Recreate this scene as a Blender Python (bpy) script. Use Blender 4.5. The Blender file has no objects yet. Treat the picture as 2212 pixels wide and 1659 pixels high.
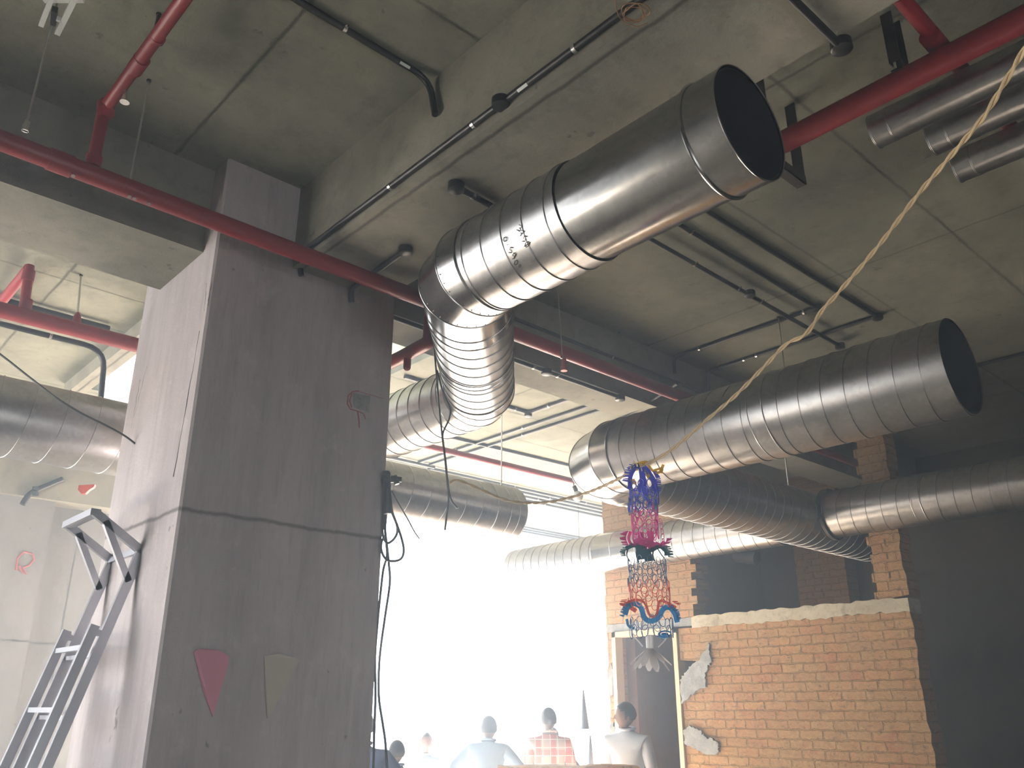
import bpy, bmesh, math, random
from mathutils import Vector, Matrix
random.seed(7)
V = Vector
PI = math.pi
scene = bpy.context.scene
COL = scene.collection

# ------------------------------------------------------------------ camera
FPX, CX, CY = 1840.0, 1106.0, 829.5
PITCH, CZ, YAW = math.radians(20.8), 1.65, math.radians(47.5)   # yaw measured from +X
cd = bpy.data.cameras.new('camera'); cam = bpy.data.objects.new('camera', cd); COL.objects.link(cam)
cam.location = (0, 0, CZ); cam.rotation_euler = (PI/2 + PITCH, 0, YAW - PI/2)
cd.sensor_width = 36; cd.lens = 36 * FPX / 2212; cd.clip_start = .02; cd.clip_end = 300
scene.camera = cam

def ray(px, py):
    x = px - CX; u = CY - py
    up = u*math.cos(PITCH) + FPX*math.sin(PITCH); fw = FPX*math.cos(PITCH) - u*math.sin(PITCH)
    return V((fw*math.cos(YAW) + x*math.sin(YAW), fw*math.sin(YAW) - x*math.cos(YAW), up))
def W(px, py, x=None, y=None, z=None):
    """a measured photo point on a wall / beam / slab plane, in metres"""
    r = ray(px, py)
    t = x/r.x if x is not None else (y/r.y if y is not None else (z-CZ)/r.z)
    return V((0, 0, CZ)) + r*t
def D(px, py, f):
    """a measured photo point at horizontal distance f"""
    r = ray(px, py); k = f/(r.x*math.cos(YAW) + r.y*math.sin(YAW))
    return V((0, 0, CZ)) + r*k

# ------------------------------------------------------------------ materials
def newmat(name):
    m = bpy.data.materials.new(name); m.use_nodes = True
    nt = m.node_tree; b = nt.nodes['Principled BSDF']
    return m, nt, b
def N(nt, t, **k):
    n = nt.nodes.new(t)
    for a, v in k.items():
        if a in n.inputs.keys(): n.inputs[a].default_value = v
        else: setattr(n, a, v)
    return n
def lk(nt, a, b): nt.links.new(a, b)
def coords(nt, scale=(1, 1, 1), loc=(0, 0, 0), kind='world'):
    if kind == 'world':
        g = N(nt, 'ShaderNodeNewGeometry').outputs['Position']
    else: g = N(nt, 'ShaderNodeTexCoord').outputs['Object']
    mp = N(nt, 'ShaderNodeMapping'); mp.inputs['Scale'].default_value = scale; mp.inputs['Location'].default_value = loc
    lk(nt, g, mp.inputs['Vector']); return mp.outputs[0]
def noise(nt, vec, scale, detail=6, rough=.6):
    n = N(nt, 'ShaderNodeTexNoise'); n.inputs['Scale'].default_value = scale; n.inputs['Detail'].default_value = detail; n.inputs['Roughness'].default_value = rough
    lk(nt, vec, n.inputs['Vector']); return n.outputs['Fac']
def ramp(nt, fac, stops):
    r = N(nt, 'ShaderNodeValToRGB'); e = r.color_ramp.elements
    while len(e) < len(stops): e.new(.5)
    for i, (p, c) in enumerate(stops):
        e[i].position = p; e[i].color = (c if len(c) == 4 else (*c, 1)) if not isinstance(c, (int, float)) else (c, c, c, 1)
    lk(nt, fac, r.inputs['Fac']); return r.outputs['Color']
def mix(nt, a, b, fac, mode='MIX'):
    m = N(nt, 'ShaderNodeMix', data_type='RGBA', blend_type=mode)
    for s, v in ((6, a), (7, b)):
        if isinstance(v, tuple): m.inputs[s].default_value = (*v, 1) if len(v) == 3 else v
        else: lk(nt, v, m.inputs[s])
    if isinstance(fac, (int, float)): m.inputs[0].default_value = fac
    else: lk(nt, fac, m.inputs[0])
    return m.outputs[2]
def math_(nt, op, a, b=None):
    m = N(nt, 'ShaderNodeMath', operation=op)
    for i, v in ((0, a), (1, b)):
        if v is None: continue
        if isinstance(v, (int, float)): m.inputs[i].default_value = v
        else: lk(nt, v, m.inputs[i])
    return m.outputs[0]
def bump(nt, b, h, strength=.3, dist=.01):
    n = N(nt, 'ShaderNodeBump'); n.inputs['Strength'].default_value = strength; n.inputs['Distance'].default_value = dist
    lk(nt, h, n.inputs['Height']); lk(nt, n.outputs[0], b.inputs['Normal'])
def concrete(name, c1, c2, lines=(), stretch=(1, 1, 1), stain=.5, spots=True, rough=.9):
    """board-marked cast concrete; lines = [(axis, value)] form joints in the surface"""
    m, nt, b = newmat(name)
    p = coords(nt); ps = coords(nt, stretch)
    n1 = noise(nt, ps, 1.3, 5, .65); n2 = noise(nt, ps, 9, 4, .7); n3 = noise(nt, p, 60, 2, .7)
    col = ramp(nt, n1, [(.3, c2), (.7, c1)])
    col = mix(nt, col, tuple(v*.62 for v in c2), ramp(nt, n2, [(.52, 0), (.75, stain)]))
    if spots:
        sp = ramp(nt, noise(nt, coords(nt, (1, 1, 1), (5, 3, 1)), 7.5, 4, .6), [(.68, 0), (.72, .8)])
        col = mix(nt, col, tuple(v*.4 for v in c2), sp)
    fine = noise(nt, ps, 3.3, 6, .75)
    col = mix(nt, col, tuple(v*.55 for v in c2), ramp(nt, fine, [(.5, 0), (.66, stain*.8)]))
    col = mix(nt, col, tuple(min(1, v*1.3) for v in c1), ramp(nt, noise(nt, coords(nt, (1, 1, 1), (9, 1, 4)), 5, 5, .75), [(.55, 0), (.72, .4)]))
    h = n3
    if lines:
        sep = N(nt, 'ShaderNodeSeparateXYZ'); lk(nt, p, sep.inputs[0])
        wob = math_(nt, 'MULTIPLY', math_(nt, 'SUBTRACT', noise(nt, p, 7, 5, .7), .5), .035)
        for ax, val in lines:
            d = math_(nt, 'ABSOLUTE', math_(nt, 'ADD', math_(nt, 'SUBTRACT', sep.outputs[ax], val), wob))
            f = ramp(nt, d, [(.0035, .75), (.016, 0)])
            col = mix(nt, col, tuple(v*.25 for v in c2), f)
    lk(nt, col, b.inputs['Base Color']); b.inputs['Roughness'].default_value = rough
    bump(nt, b, n3, .25, .008)
    return m
def plain(name, c, rough=.5, metal=0, var=.15, scale=20, spec=None, alpha=None):
    m, nt, b = newmat(name)
    p = coords(nt)
    n = noise(nt, p, scale, 4, .6)
    col = mix(nt, tuple(v*(1-var) for v in c), tuple(min(1, v*(1+var)) for v in c), n)
    lk(nt, col, b.inputs['Base Color']); b.inputs['Roughness'].default_value = rough; b.inputs['Metallic'].default_value = metal
    return m
def galvanized(name, base=.62, rough=.3, tint=(1, 1, 1)):
    m, nt, b = newmat(name)
    p = coords(nt)
    vo = N(nt, 'ShaderNodeTexVoronoi'); vo.inputs['Scale'].default_value = 42; lk(nt, p, vo.inputs['Vector'])
    n1 = noise(nt, p, 5, 6, .65); n2 = noise(nt, p, 26, 4, .6)
    g = mix(nt, tuple(base*.8*t for t in tint), tuple(base*1.1*t for t in tint), vo.outputs['Color'])
    col = mix(nt, g, tuple(base*1.15*t for t in tint), ramp(nt, n1, [(.35, 0), (.7, .6)]))
    col = mix(nt, col, (base*.75,)*3, ramp(nt, n2, [(.6, 0), (.75, .35)]))
    lk(nt, col, b.inputs['Base Color']); b.inputs['Metallic'].default_value = 1
    r = math_(nt, 'ADD', math_(nt, 'MULTIPLY', n1, .16), rough-.08)
    lk(nt, r, b.inputs['Roughness'])
    bump(nt, b, n1, .02, .01)
    return m
def brickmat(name, yz=True, pale=.5):
    m, nt, b = newmat(name)
    p = coords(nt); sep = N(nt, 'ShaderNodeSeparateXYZ'); lk(nt, p, sep.inputs[0])
    wob = noise(nt, p, 9, 3, .6)
    cmb = N(nt, 'ShaderNodeCombineXYZ')
    w = math_(nt, 'ADD', math_(nt, 'MULTIPLY', math_(nt, 'SUBTRACT', wob, .5), .03), math_(nt, 'MULTIPLY', math_(nt, 'SUBTRACT', noise(nt, p, 38, 3, .6), .5), .022))
    lk(nt, math_(nt, 'ADD', sep.outputs[1] if yz else sep.outputs[0], w), cmb.inputs[0]); lk(nt, math_(nt, 'ADD', sep.outputs[2], w), cmb.inputs[1])
    br = N(nt, 'ShaderNodeTexBrick'); lk(nt, cmb.outputs[0], br.inputs['Vector'])
    br.inputs['Scale'].default_value = 1; br.inputs['Brick Width'].default_value = .235; br.inputs['Row Height'].default_value = .0855
    br.inputs['Mortar Size'].default_value = .0075; br.inputs['Mortar Smooth'].default_value = .5; br.inputs['Bias'].default_value = 0
    br.inputs['Color1'].default_value = (.40, .125, .06, 1); br.inputs['Color2'].default_value = (.50, .25, .11, 1); br.inputs['Mortar'].default_value = (.17, .115, .07, 1)
    n1 = noise(nt, p, 2.2, 5, .6); n2 = noise(nt, p, 14, 6, .7); n3 = noise(nt, p, 50, 4, .7)
    col = mix(nt, br.outputs['Color'], (.42, .285, .13), ramp(nt, n2, [(.40, 0), (.60, .72)]))
    col = mix(nt, col, (.37, .24, .11), ramp(nt, n1, [(.36, .15), (.66, .85)]))
    col = mix(nt, col, (.10, .06, .04), ramp(nt, noise(nt, p, 22, 3, .5), [(.62, 0), (.70, .8)]))
    col = mix(nt, col, (.55, .42, .24), ramp(nt, n3, [(.52, 0), (.7, .45)]))
    col = mix(nt, col, (.13, .08, .045), ramp(nt, noise(nt, coords(nt, (1, 1.2, 3.2)), 11, 5, .7), [(.55, 0), (.68, .75)]))
    lk(nt, col, b.inputs['Base Color']); b.inputs['Roughness'].default_value = .95
    h = mix(nt, ramp(nt, br.outputs['Fac'], [(0, 1), (1, 0)]), n2, .45)
    bump(nt, b, h, 1, .035)
    return m

SLAB, SOF = 4.65, 4.10
M = {}
JL = [(1, 1.69), (1, 2.50), (0, 5.575), (0, 1.36), (1, 6.46), (1, 7.15), (1, .55), (0, 3.4), (1, 8.9), (0, 9.2), (1, -1.2)]
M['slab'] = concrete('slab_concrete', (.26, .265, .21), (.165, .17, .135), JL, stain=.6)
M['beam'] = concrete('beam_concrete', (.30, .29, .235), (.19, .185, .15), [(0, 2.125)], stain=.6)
M['column'] = concrete('column_concrete', (.54, .495, .50), (.40, .365, .375), [(2, 2.575)], stretch=(2.2, 2.2, .28), stain=.4)
M['wallc'] = concrete('wall_concrete', (.25, .25, .245), (.19, .19, .185), [(2, 2.4), (0, .9), (0, 3.35)], stretch=(1, 1, .5), stain=.35)
M['floor'] = concrete('floor_screed', (.52, .48, .42), (.42, .38, .33), [], stain=.4)
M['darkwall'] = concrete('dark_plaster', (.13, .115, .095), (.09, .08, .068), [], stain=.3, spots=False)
M['darkred'] = concrete('dimmed_brickwork', (.20, .125, .10), (.13, .085, .07), [], stain=.4, spots=False)  # darkened so the space behind the doorway looks dim
M['pale'] = concrete('pale_mortar', (.60, .55, .42), (.42, .37, .27), [], stretch=(2.5, 2.5, 2.5), stain=.9)
M['cement'] = concrete('grey_cement_patch', (.42, .43, .42), (.20, .21, .21), [], stretch=(4, 4, 4), stain=.9)
M['brick'] = brickmat('brick_yz'); M['brick_in'] = brickmat('brick_xz', False)
M['duct'] = galvanized('galvanized_duct', .43, .33)
M['duct_s'] = galvanized('galvanized_smooth', .42, .22, (1, .99, .97))
M['duct_shade'] = plain('duct_inside_shade', (.04, .04, .045), .7, .6)  # near-black colour carries the shade inside the open ducts
M['steel'] = plain('zinc_steel', (.62, .62, .60), .35, .9)
M['iron'] = plain('dark_iron', (.055, .045, .04), .6, .3)
M['red'] = plain('red_pipe_paint', (.24, .022, .030), .42, 0, .2, 14)
M['red2'] = plain('red_oxide', (.40, .07, .04), .5, 0, .2)
M['black'] = plain('black_pvc', (.018, .018, .02), .38, 0, .1)
M['clamp'] = plain('bright_clamp', (.85, .85, .83), .22, 1, .05)
M['white_pl'] = plain('white_plastic', (.70, .74, .72), .45, 0, .06)
M['alu'] = plain('aluminium', (.50, .51, .56), .30, 1, .08)
M['wood'] = plain('raw_wood', (.66, .50, .33), .65, 0, .15, 30)
M['rope'] = plain('cream_rope', (.60, .46, .27), .8, 0, .2, 120)
M['cable'] = plain('grey_cable', (.06, .065, .075), .5, 0, .1)
M['copper'] = plain('copper_wire', (.35, .20, .10), .4, .5)
M['pink'] = plain('pink_paper', (.66, .27, .36), .7, 0, .06)
M['cream'] = plain('cream_paper', (.50, .47, .40), .7, 0, .06)
M['redmark'] = plain('red_chalk', (.42, .12, .12), .9, 0, .2)
M['scratch'] = plain('pen_ink', (.05, .04, .04), .6)
def foil(n, c, metal=.35):
    m = M[n] = plain(n, c, .2, metal, .25, 60); nt = m.node_tree; b = nt.nodes['Principled BSDF']
    tr = N(nt, 'ShaderNodeBsdfTranslucent'); tr.inputs['Color'].default_value = (*c, 1)
    mx = N(nt, 'ShaderNodeMixShader'); mx.inputs[0].default_value = .5
    lk(nt, b.outputs[0], mx.inputs[1]); lk(nt, tr.outputs[0], mx.inputs[2]); lk(nt, mx.outputs[0], nt.nodes['Material Output'].inputs['Surface'])
foil('gold_foil', (.95, .66, .08)); foil('blue_foil', (.10, .14, .80)); foil('pink_foil', (.92, .10, .50)); foil('teal_foil', (.03, .20, .26))
foil('navy_foil', (.16, .30, .50)); foil('redfoil', (.90, .22, .18)); foil('cyan_foil', (.03, .45, .80)); foil('silver_foil', (.95, .92, .93), .15)

# ------------------------------------------------------------------ mesh helpers
def build(name, verts, faces, mat, parent=None, smooth=False, weld=False, origin=None):
    """link one mesh object; vertices are given in world metres"""
    if parent is not None: o = parent.matrix_world.translation.copy() if parent.get('_o') is None else V(parent['_o'])
    elif origin is not None: o = V(origin)
    else:
        o = V((sum(v[0] for v in verts)/len(verts), sum(v[1] for v in verts)/len(verts), min(v[2] for v in verts)))
    me = bpy.data.meshes.new(name)
    me.from_pydata([tuple(V(v)-o) for v in verts], [], faces)
    if weld:
        bm = bmesh.new(); bm.from_mesh(me); bmesh.ops.remove_doubles(bm, verts=bm.verts, dist=2e-5)
        bmesh.ops.dissolve_degenerate(bm, dist=1e-6, edges=bm.edges); bm.to_mesh(me); bm.free()
    if smooth:
        me.polygons.foreach_set('use_smooth', [True]*len(me.polygons))
        try: me.set_sharp_from_angle(angle=math.radians(40))
        except Exception: pass
    me.materials.append(mat)
    ob = bpy.data.objects.new(name, me); COL.objects.link(ob)
    if parent is None: ob.location = o
    else: ob.parent = parent
    ob['_o'] = list(o)
    return ob
class MB:
    def __init__(s): s.v = []; s.f = []
    def add(s, vs, fs):
        b = len(s.v); s.v += [V(v) for v in vs]; s.f += [tuple(b+i for i in f) for f in fs]; return s
    def box(s, a, b):
        x0, x1 = sorted((a[0], b[0])); y0, y1 = sorted((a[1], b[1])); z0, z1 = sorted((a[2], b[2]))
        vs = [(x, y, z) for x in (x0, x1) for y in (y0, y1) for z in (z0, z1)]
        return s.add(vs, [(0, 1, 3, 2), (4, 6, 7, 5), (0, 4, 5, 1), (2, 3, 7, 6), (0, 2, 6, 4), (1, 5, 7, 3)])
    def bar(s, p, q, w, h, up=(0, 0, 1)):
        """rectangular bar from p to q, w across, h along up"""
        p, q = V(p), V(q); d = (q-p).normalized(); a = d.cross(V(up))
        if a.length < 1e-4: a = d.cross(V((0, 1, 0)))
        a.normalize(); c = a.cross(d).normalized(); vs = []
        for e in (p, q):
            for i, j in ((-1, -1), (1, -1), (1, 1), (-1, 1)): vs.append(e + a*(i*w/2) + c*(j*h/2))
        return s.add(vs, [(0, 3, 2, 1), (4, 5, 6, 7), (0, 1, 5, 4), (1, 2, 6, 5), (2, 3, 7, 6), (3, 0, 4, 7)])
    def tube(s, path, r, n=12, cap=True, closed=False):
        path = [V(p) for p in path]; m = len(path)
        if isinstance(r, (int, float)): r = [r]*m
        tang = []
        for i in range(m):
            if closed: t = path[(i+1) % m]-path[i-1]
            else: t = path[min(i+1, m-1)]-path[max(i-1, 0)]
            tang.append(t.normalized() if t.length > 1e-9 else V((0, 0, 1)))
        u = tang[0].orthogonal().normalized(); rings = []
        for i in range(m):
            if i: 
                ax = tang[i-1].cross(tang[i])
                if ax.length > 1e-7: u = Matrix.Rotation(tang[i-1].angle(tang[i]), 3, ax.normalized()) @ u
            u = (u - tang[i]*u.dot(tang[i])).normalized(); w = tang[i].cross(u)
            rings.append([path[i] + (u*math.cos(2*PI*k/n) + w*math.sin(2*PI*k/n))*r[i] for k in range(n)])
        vs = [v for ring in rings for v in ring]; fs = []
        for i in range(m if closed else m-1):
            a = i*n; b = ((i+1) % m)*n
            for k in range(n): fs.append((a+k, a+(k+1) % n, b+(k+1) % n, b+k))
        if cap and not closed: fs.append(tuple(range(n))[::-1]); fs.append(tuple((m-1)*n+k for k in range(n)))
        return s.add(vs, fs)
    def prism(s, poly, axis, a, b):
        """poly = list of 2D points in the plane normal to axis, extruded from a to b"""
        def mk(p, t): return {0: (t, p[0], p[1]), 1: (p[0], t, p[1]), 2: (p[0], p[1], t)}[axis]
        n = len(poly); vs = [mk(p, a) for p in poly]+[mk(p, b) for p in poly]
        fs = [tuple(range(n)), tuple(range(2*n-1, n-1, -1))]+[(i, n+i, n+(i+1) % n, (i+1) % n) for i in range(n)]
        return s.add(vs, fs)
    def ball(s, c, r, n=12, sc=(1, 1, 1)):
        vs = []; fs = []; m = n//2+1
        for i in range(m+1):
            th = PI*i/m
            for k in range(n): vs.append(V(c)+V((sc[0]*r*math.sin(th)*math.cos(2*PI*k/n), sc[1]*r*math.sin(th)*math.sin(2*PI*k/n), sc[2]*r*math.cos(th))))
        for i in range(m):
            for k in range(n): fs.append((i*n+k, (i+1)*n+k, (i+1)*n+(k+1) % n, i*n+(k+1) % n))
        return s.add(vs, fs)
    def out(s, name, mat, parent=None, smooth=False, weld=False, origin=None): return build(name, s.v, s.f, mat, parent, smooth, weld, origin)
def fillet(path, r, n=5):
    path = [V(p) for p in path]; out = [path[0]]
    for i in range(1, len(path)-1):
        a, b, c = path[i-1], path[i], path[i+1]; d1 = (a-b); d2 = (c-b)
        k = min(r, d1.length*.45, d2.length*.45); p = b+d1.normalized()*k; q = b+d2.normalized()*k
        for j in range(n+1):
            t = j/n; out.append(p*(1-t)**2 + b*2*t*(1-t) + q*t*t)
    out.append(path[-1]); return out
def smoothpath(pts, n=6):
    pts = [V(p) for p in pts]; out = []
    P = [pts[0]*2-pts[1]]+pts+[pts[-1]*2-pts[-2]]
    for i in range(1, len(P)-2):
        for j in range(n):
            t = j/n; a, b, c, d = P[i-1], P[i], P[i+1], P[i+2]
            out.append(.5*((2*b)+(c-a)*t+(2*a-5*b+4*c-d)*t*t+(3*b-a-3*c+d)*t**3))
    out.append(pts[-1]); return out
def thing(name, label, cat, loc, group=None, kind=None):
    o = bpy.data.objects.new(name, None); COL.objects.link(o); o.location = loc; o['_o'] = list(loc); o.empty_display_size = .1
    return tag(o, label, cat, group, kind)
def tag(o, label=None, cat=None, group=None, kind=None):
    if label: o['label'] = label
    if cat: o['category'] = cat
    if group: o['group'] = group
    if kind: o['kind'] = kind
    return o
def struct(o, label=None):
    o['kind'] = 'structure'
    if label: o['label'] = label
    return o
def sbox(name, a, b, mat, label=None): return struct(MB().box(a, b).out(name, mat), label)

# ------------------------------------------------------------------ building shell
XW, XE, YS, YN = -2.2, 13.2, -4.0, 12.3
struct(MB().box((XW-3, YS-.2, -.25), (XE+.2, YN+3, 0)).out('floor', M['floor']))
# slab with an added open shaft, letting sky white show beside the column
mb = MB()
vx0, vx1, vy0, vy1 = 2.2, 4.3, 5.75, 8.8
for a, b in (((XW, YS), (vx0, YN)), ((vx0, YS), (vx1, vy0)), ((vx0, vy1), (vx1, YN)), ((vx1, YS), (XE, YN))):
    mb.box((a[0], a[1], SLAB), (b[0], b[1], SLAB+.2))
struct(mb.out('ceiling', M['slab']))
sbox('ceiling_sun_block', (XW, YS, 7.2), (XE, 12.0, 7.4), M['slab'])  # slab overhead, added to keep direct sun out of the shaft
sbox('ceiling_edge_beam', (2.06, vy0, SLAB-.14), (2.2, vy1, SLAB+.02), M['beam'])
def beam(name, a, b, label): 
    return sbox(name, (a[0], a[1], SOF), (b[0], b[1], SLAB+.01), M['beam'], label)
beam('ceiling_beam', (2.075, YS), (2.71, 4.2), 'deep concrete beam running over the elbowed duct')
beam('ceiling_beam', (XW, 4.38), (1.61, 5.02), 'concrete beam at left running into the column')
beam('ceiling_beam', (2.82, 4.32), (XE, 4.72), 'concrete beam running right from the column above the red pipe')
beam('ceiling_beam', (XW, 11.7), (4.4, 12.3), 'concrete beam above the far left wall')
# column
mb = MB()
x0, x1, y0, y1 = 1.605, 2.82, 4.2, 5.27
c = .012
mb.prism([(x0+c, y0), (x1-c, y0), (x1, y0+c), (x1, y1), (x0, y1), (x0, y0+c)], 2, 0, SLAB)
colm = struct(mb.out('concrete_column', M['column']), 'large square concrete column with a red mark and two paper pennants')
mk = MB()
def onface(pts, r, m, face_y=4.2): m.tube([W(px, py, y=face_y-.001) for px, py in pts], r, 6)
onface([(775, 845), (762, 846), (752, 855), (750, 872), (757, 884), (772, 888), (775, 905), (776, 925)], .0045, mk)
onface([(760, 850), (755, 866), (760, 880)], .004, mk)
onface([(776, 846), (800, 853), (828, 861)], .002, mk)
onface([(772, 888), (785, 893), (790, 905)], .003, mk)
mk.out('painted_mark', M['redmark'], colm)
q = [W(px, py, y=4.199) for px, py in ((762, 848), (800, 856), (796, 890), (764, 880))]
MB().add([*q, *[p+V((0, -.002, 0)) for p in q]], [(4, 5, 6, 7), (0, 1, 5, 4), (1, 2, 6, 5), (2, 3, 7, 6), (3, 0, 4, 7)]).out('paper_square', M['cement'], colm)
# crevice cracks and board marks in the column's left face
mk = MB()
for a, b, r in (((432, 715), (376, 1030), .004), ((303, 820), (284, 925), .0025), ((318, 790), (290, 900), .002), ((447, 612), (441, 672), .0022), ((457, 610), (449, 660), .002)):
    pts = [W(a[0]+(b[0]-a[0])*t/8+random.uniform(-1, 1), a[1]+(b[1]-a[1])*t/8, x=x0+.001) for t in range(9)]
    mk.tube(pts, [r*random.uniform(.5, 1.2) for _ in pts], 6)
mk.out('board_crack', M['scratch'], colm)
# far left wall and pier
sbox('wall_north', (XW, 12.1, 0), (4.4, 12.3, SOF), M['wallc'])
sbox('wall_pier', (XW, 11.8, 0), (2.93, 12.1, SOF), M['wallc'], 'shallow concrete pier standing proud of the far left wall')
mk = MB()
pp = [(35, 1232), (38, 1205), (52, 1192), (70, 1196), (74, 1208), (62, 1222), (50, 1226), (58, 1242), (48, 1236), (42, 1222)]
mk.tube([W(a, b_, y=11.797) for a, b_ in pp], .012, 6)
struct(mk.out('wall_chalk_mark', M['redmark']))
# west wall; wide unseen opening beyond the beam, added to light the column
sbox('wall_west', (XW-.2, YS, 0), (XW, 5.4, SLAB), M['wallc'])
struct(MB().box((XW-.2, 11.4, 0), (XW, YN, SLAB)).box((XW-.2, 5.4, 4.25), (XW, 11.4, SLAB)).out('wall_west_end', M['wallc']))
struct(MB().box((XW, YS-.2, 2.05), (XE, YS, SLAB)).box((XW, YS-.2, 0), (-.4, YS, 2.05)).box((1.9, YS-.2, 0), (XE, YS, 2.05)).out('wall_south', M['darkwall']))  # low gap behind the camera is added to brighten the column front
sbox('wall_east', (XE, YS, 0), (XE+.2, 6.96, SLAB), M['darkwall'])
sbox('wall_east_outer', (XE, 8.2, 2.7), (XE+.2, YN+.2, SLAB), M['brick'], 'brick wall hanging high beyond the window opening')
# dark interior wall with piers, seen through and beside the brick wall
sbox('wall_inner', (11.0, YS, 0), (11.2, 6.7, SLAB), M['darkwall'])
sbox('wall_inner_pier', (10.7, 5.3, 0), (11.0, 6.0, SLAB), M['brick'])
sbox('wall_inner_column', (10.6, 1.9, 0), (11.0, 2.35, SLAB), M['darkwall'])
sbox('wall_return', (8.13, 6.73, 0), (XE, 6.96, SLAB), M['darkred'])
# brick wall with toothed edges: z rows of .0855
RH = .0855
def tooth(z0, z1, yb, amp=.055, ph=0):
    out = []; z = z0; k = ph
    while z < z1-1e-3:
        zz = min(z+RH, z1); o = amp*(k % 2) + random.uniform(-.012, .012)
        out += [(yb+o, z), (yb+o, zz)]; z = zz; k += 1
    return out
XB, TB = 7.9, .23
# pier between window opening and upper opening, above the door
up = tooth(2.62, SLAB, 5.70, -.07)           # right (lower y) edge, going up
lf = [(6.965+random.uniform(-.012, .012), z) for z in [SLAB-.0855*i for i in range(0, 24)] if z > 2.56]
pier = [(p[0], p[1]) for p in up] + lf + [(6.965, 2.56), (5.7, 2.56)]
struct(MB().prism(pier, 0, XB, XB+TB).out('wall_brick_pier', M['brick']), 'brick pier above the doorway with toothed edge')
# jamb left of the door
jl = [(6.87, 0)] + [(6.87, 2.48), (6.965, 2.48)] + [(6.965+random.uniform(-.02, .014), 2.48-.0855*i) for i in range(1, 29)] + [(6.965, 0)]
struct(MB().prism(jl, 0, XB, XB+TB).out('wall_brick_jamb', M['brick']), 'narrow brick jamb left of the doorway')
# lintel over the door
struct(MB().prism([(6.97, 2.48), (6.97, 2.565), (5.72, 2.565), (5.72, 2.48)], 0, XB-.005, XB+TB).out('door_lintel', M['cement']), 'grey cement lintel over the doorway')
# main wall right of door, notches beside the door frame
mainw = [(3.375, 0), (3.375, 2.46), (5.92, 2.46), (5.92, 2.13), (5.72, 2.115), (5.60, 2.02), (5.66, 1.93), (5.80, 1.90), (5.92, 1.86), (5.92, 1.55), (5.92, 1.48), (5.92, 0)]
rt = [(3.375+random.uniform(-.014, .008)-.012*((i % 2)), i*RH) for i in range(1, 28)]
poly = [(3.375, 0)] + rt + [(3.375, 2.46)] + mainw[2:]
struct(MB().prism(poly, 0, XB, XB+TB).out('wall_brick', M['brick']), 'long rough brick wall right of the doorway')
# pale concrete band on top of it, bumpy
ed = []
n = 44
for i in range(n+1):
    t = i/n; ed.append((5.72+(3.36-5.72)*t, 2.575+random.uniform(-.012, .010)))
lo = [(3.36+(5.72-3.36)*i/n, 2.455+random.uniform(-.016, .016)) for i in range(n+1)]
struct(MB().prism(ed+lo, 0, XB-.022, XB+TB).out('wall_top_band', M['pale']), 'pale bumpy concrete band capping the brick wall')
# slender brick pier at the right end
lfp = tooth(2.56, SLAB, 3.66, -.03); rtp = [(3.36+random.uniform(-.012, .012)+.0, SLAB-.0855*i) for i in range(0, 25)]
struct(MB().prism(lfp+rtp, 0, XB, XB+TB).out('wall_brick_stub', M['brick']), 'slender brick pier rising from the right end of the band')
# header bricks seen as dark pockets in the slender pier
mk = MB()
for z in (2.76, 2.93, 3.06, 3.18):
    mk.box((XB-.003, 3.49, z), (XB+.01, 3.505, z+.05))
mk.out('brick_pocket', M['scratch'], None)['kind'] = 'structure'
# cement patches beside the door
def patch(poly, t=.03, mat='cement', name='cement_patch', label=None):
    pts = []
    for i, p in enumerate(poly):
        q = poly[(i+1) % len(poly)]
        for k in range(8): pts.append((min(6.96, p[0]+(q[0]-p[0])*k/8+random.uniform(-.013, .013)), p[1]+(q[1]-p[1])*k/8+random.uniform(-.013, .013)))
    return struct(MB().prism(pts, 0, XB-t, XB+.05).out(name, M[mat]), label)
patch([(5.92, 1.93), (5.78, 2.06), (5.66, 2.13), (5.52, 2.28), (5.50, 2.12), (5.58, 2.0), (5.60, 1.86), (5.74, 1.80), (5.92, 1.68)], label='grey cement patch halfway up beside the doorway')
patch([(5.92, 1.42), (5.84, 1.47), (5.74, 1.44), (5.62, 1.36), (5.50, 1.33), (5.50, 1.22), (5.66, 1.20), (5.80, 1.25), (5.92, 1.30)], label='lower grey cement patch beside the doorway')
patch([(6.96, 2.0), (6.90, 2.12), (6.87, 2.05), (6.87, 1.80), (6.93, 1.76)], .02, label='cement patch left of the doorway')
patch([(6.96, 1.45), (6.90, 1.50), (6.87, 1.42), (6.87, 1.32), (6.95, 1.30)], .02, label='small cement patch low left of the doorway')
# door frame
fy0, fy1, fz = 5.93, 6.865, 2.475
df = struct(MB().box((XB-.03, fy0, 0), (XB+.10, fy0+.055, fz)).box((XB-.03, fy1-.055, 0), (XB+.10, fy1, fz)).box((XB-.03, fy0, fz-.06), (XB+.10, fy1, fz)).out('door_1', M['wood']), 'pale raw wooden frame in the empty doorway')

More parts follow.
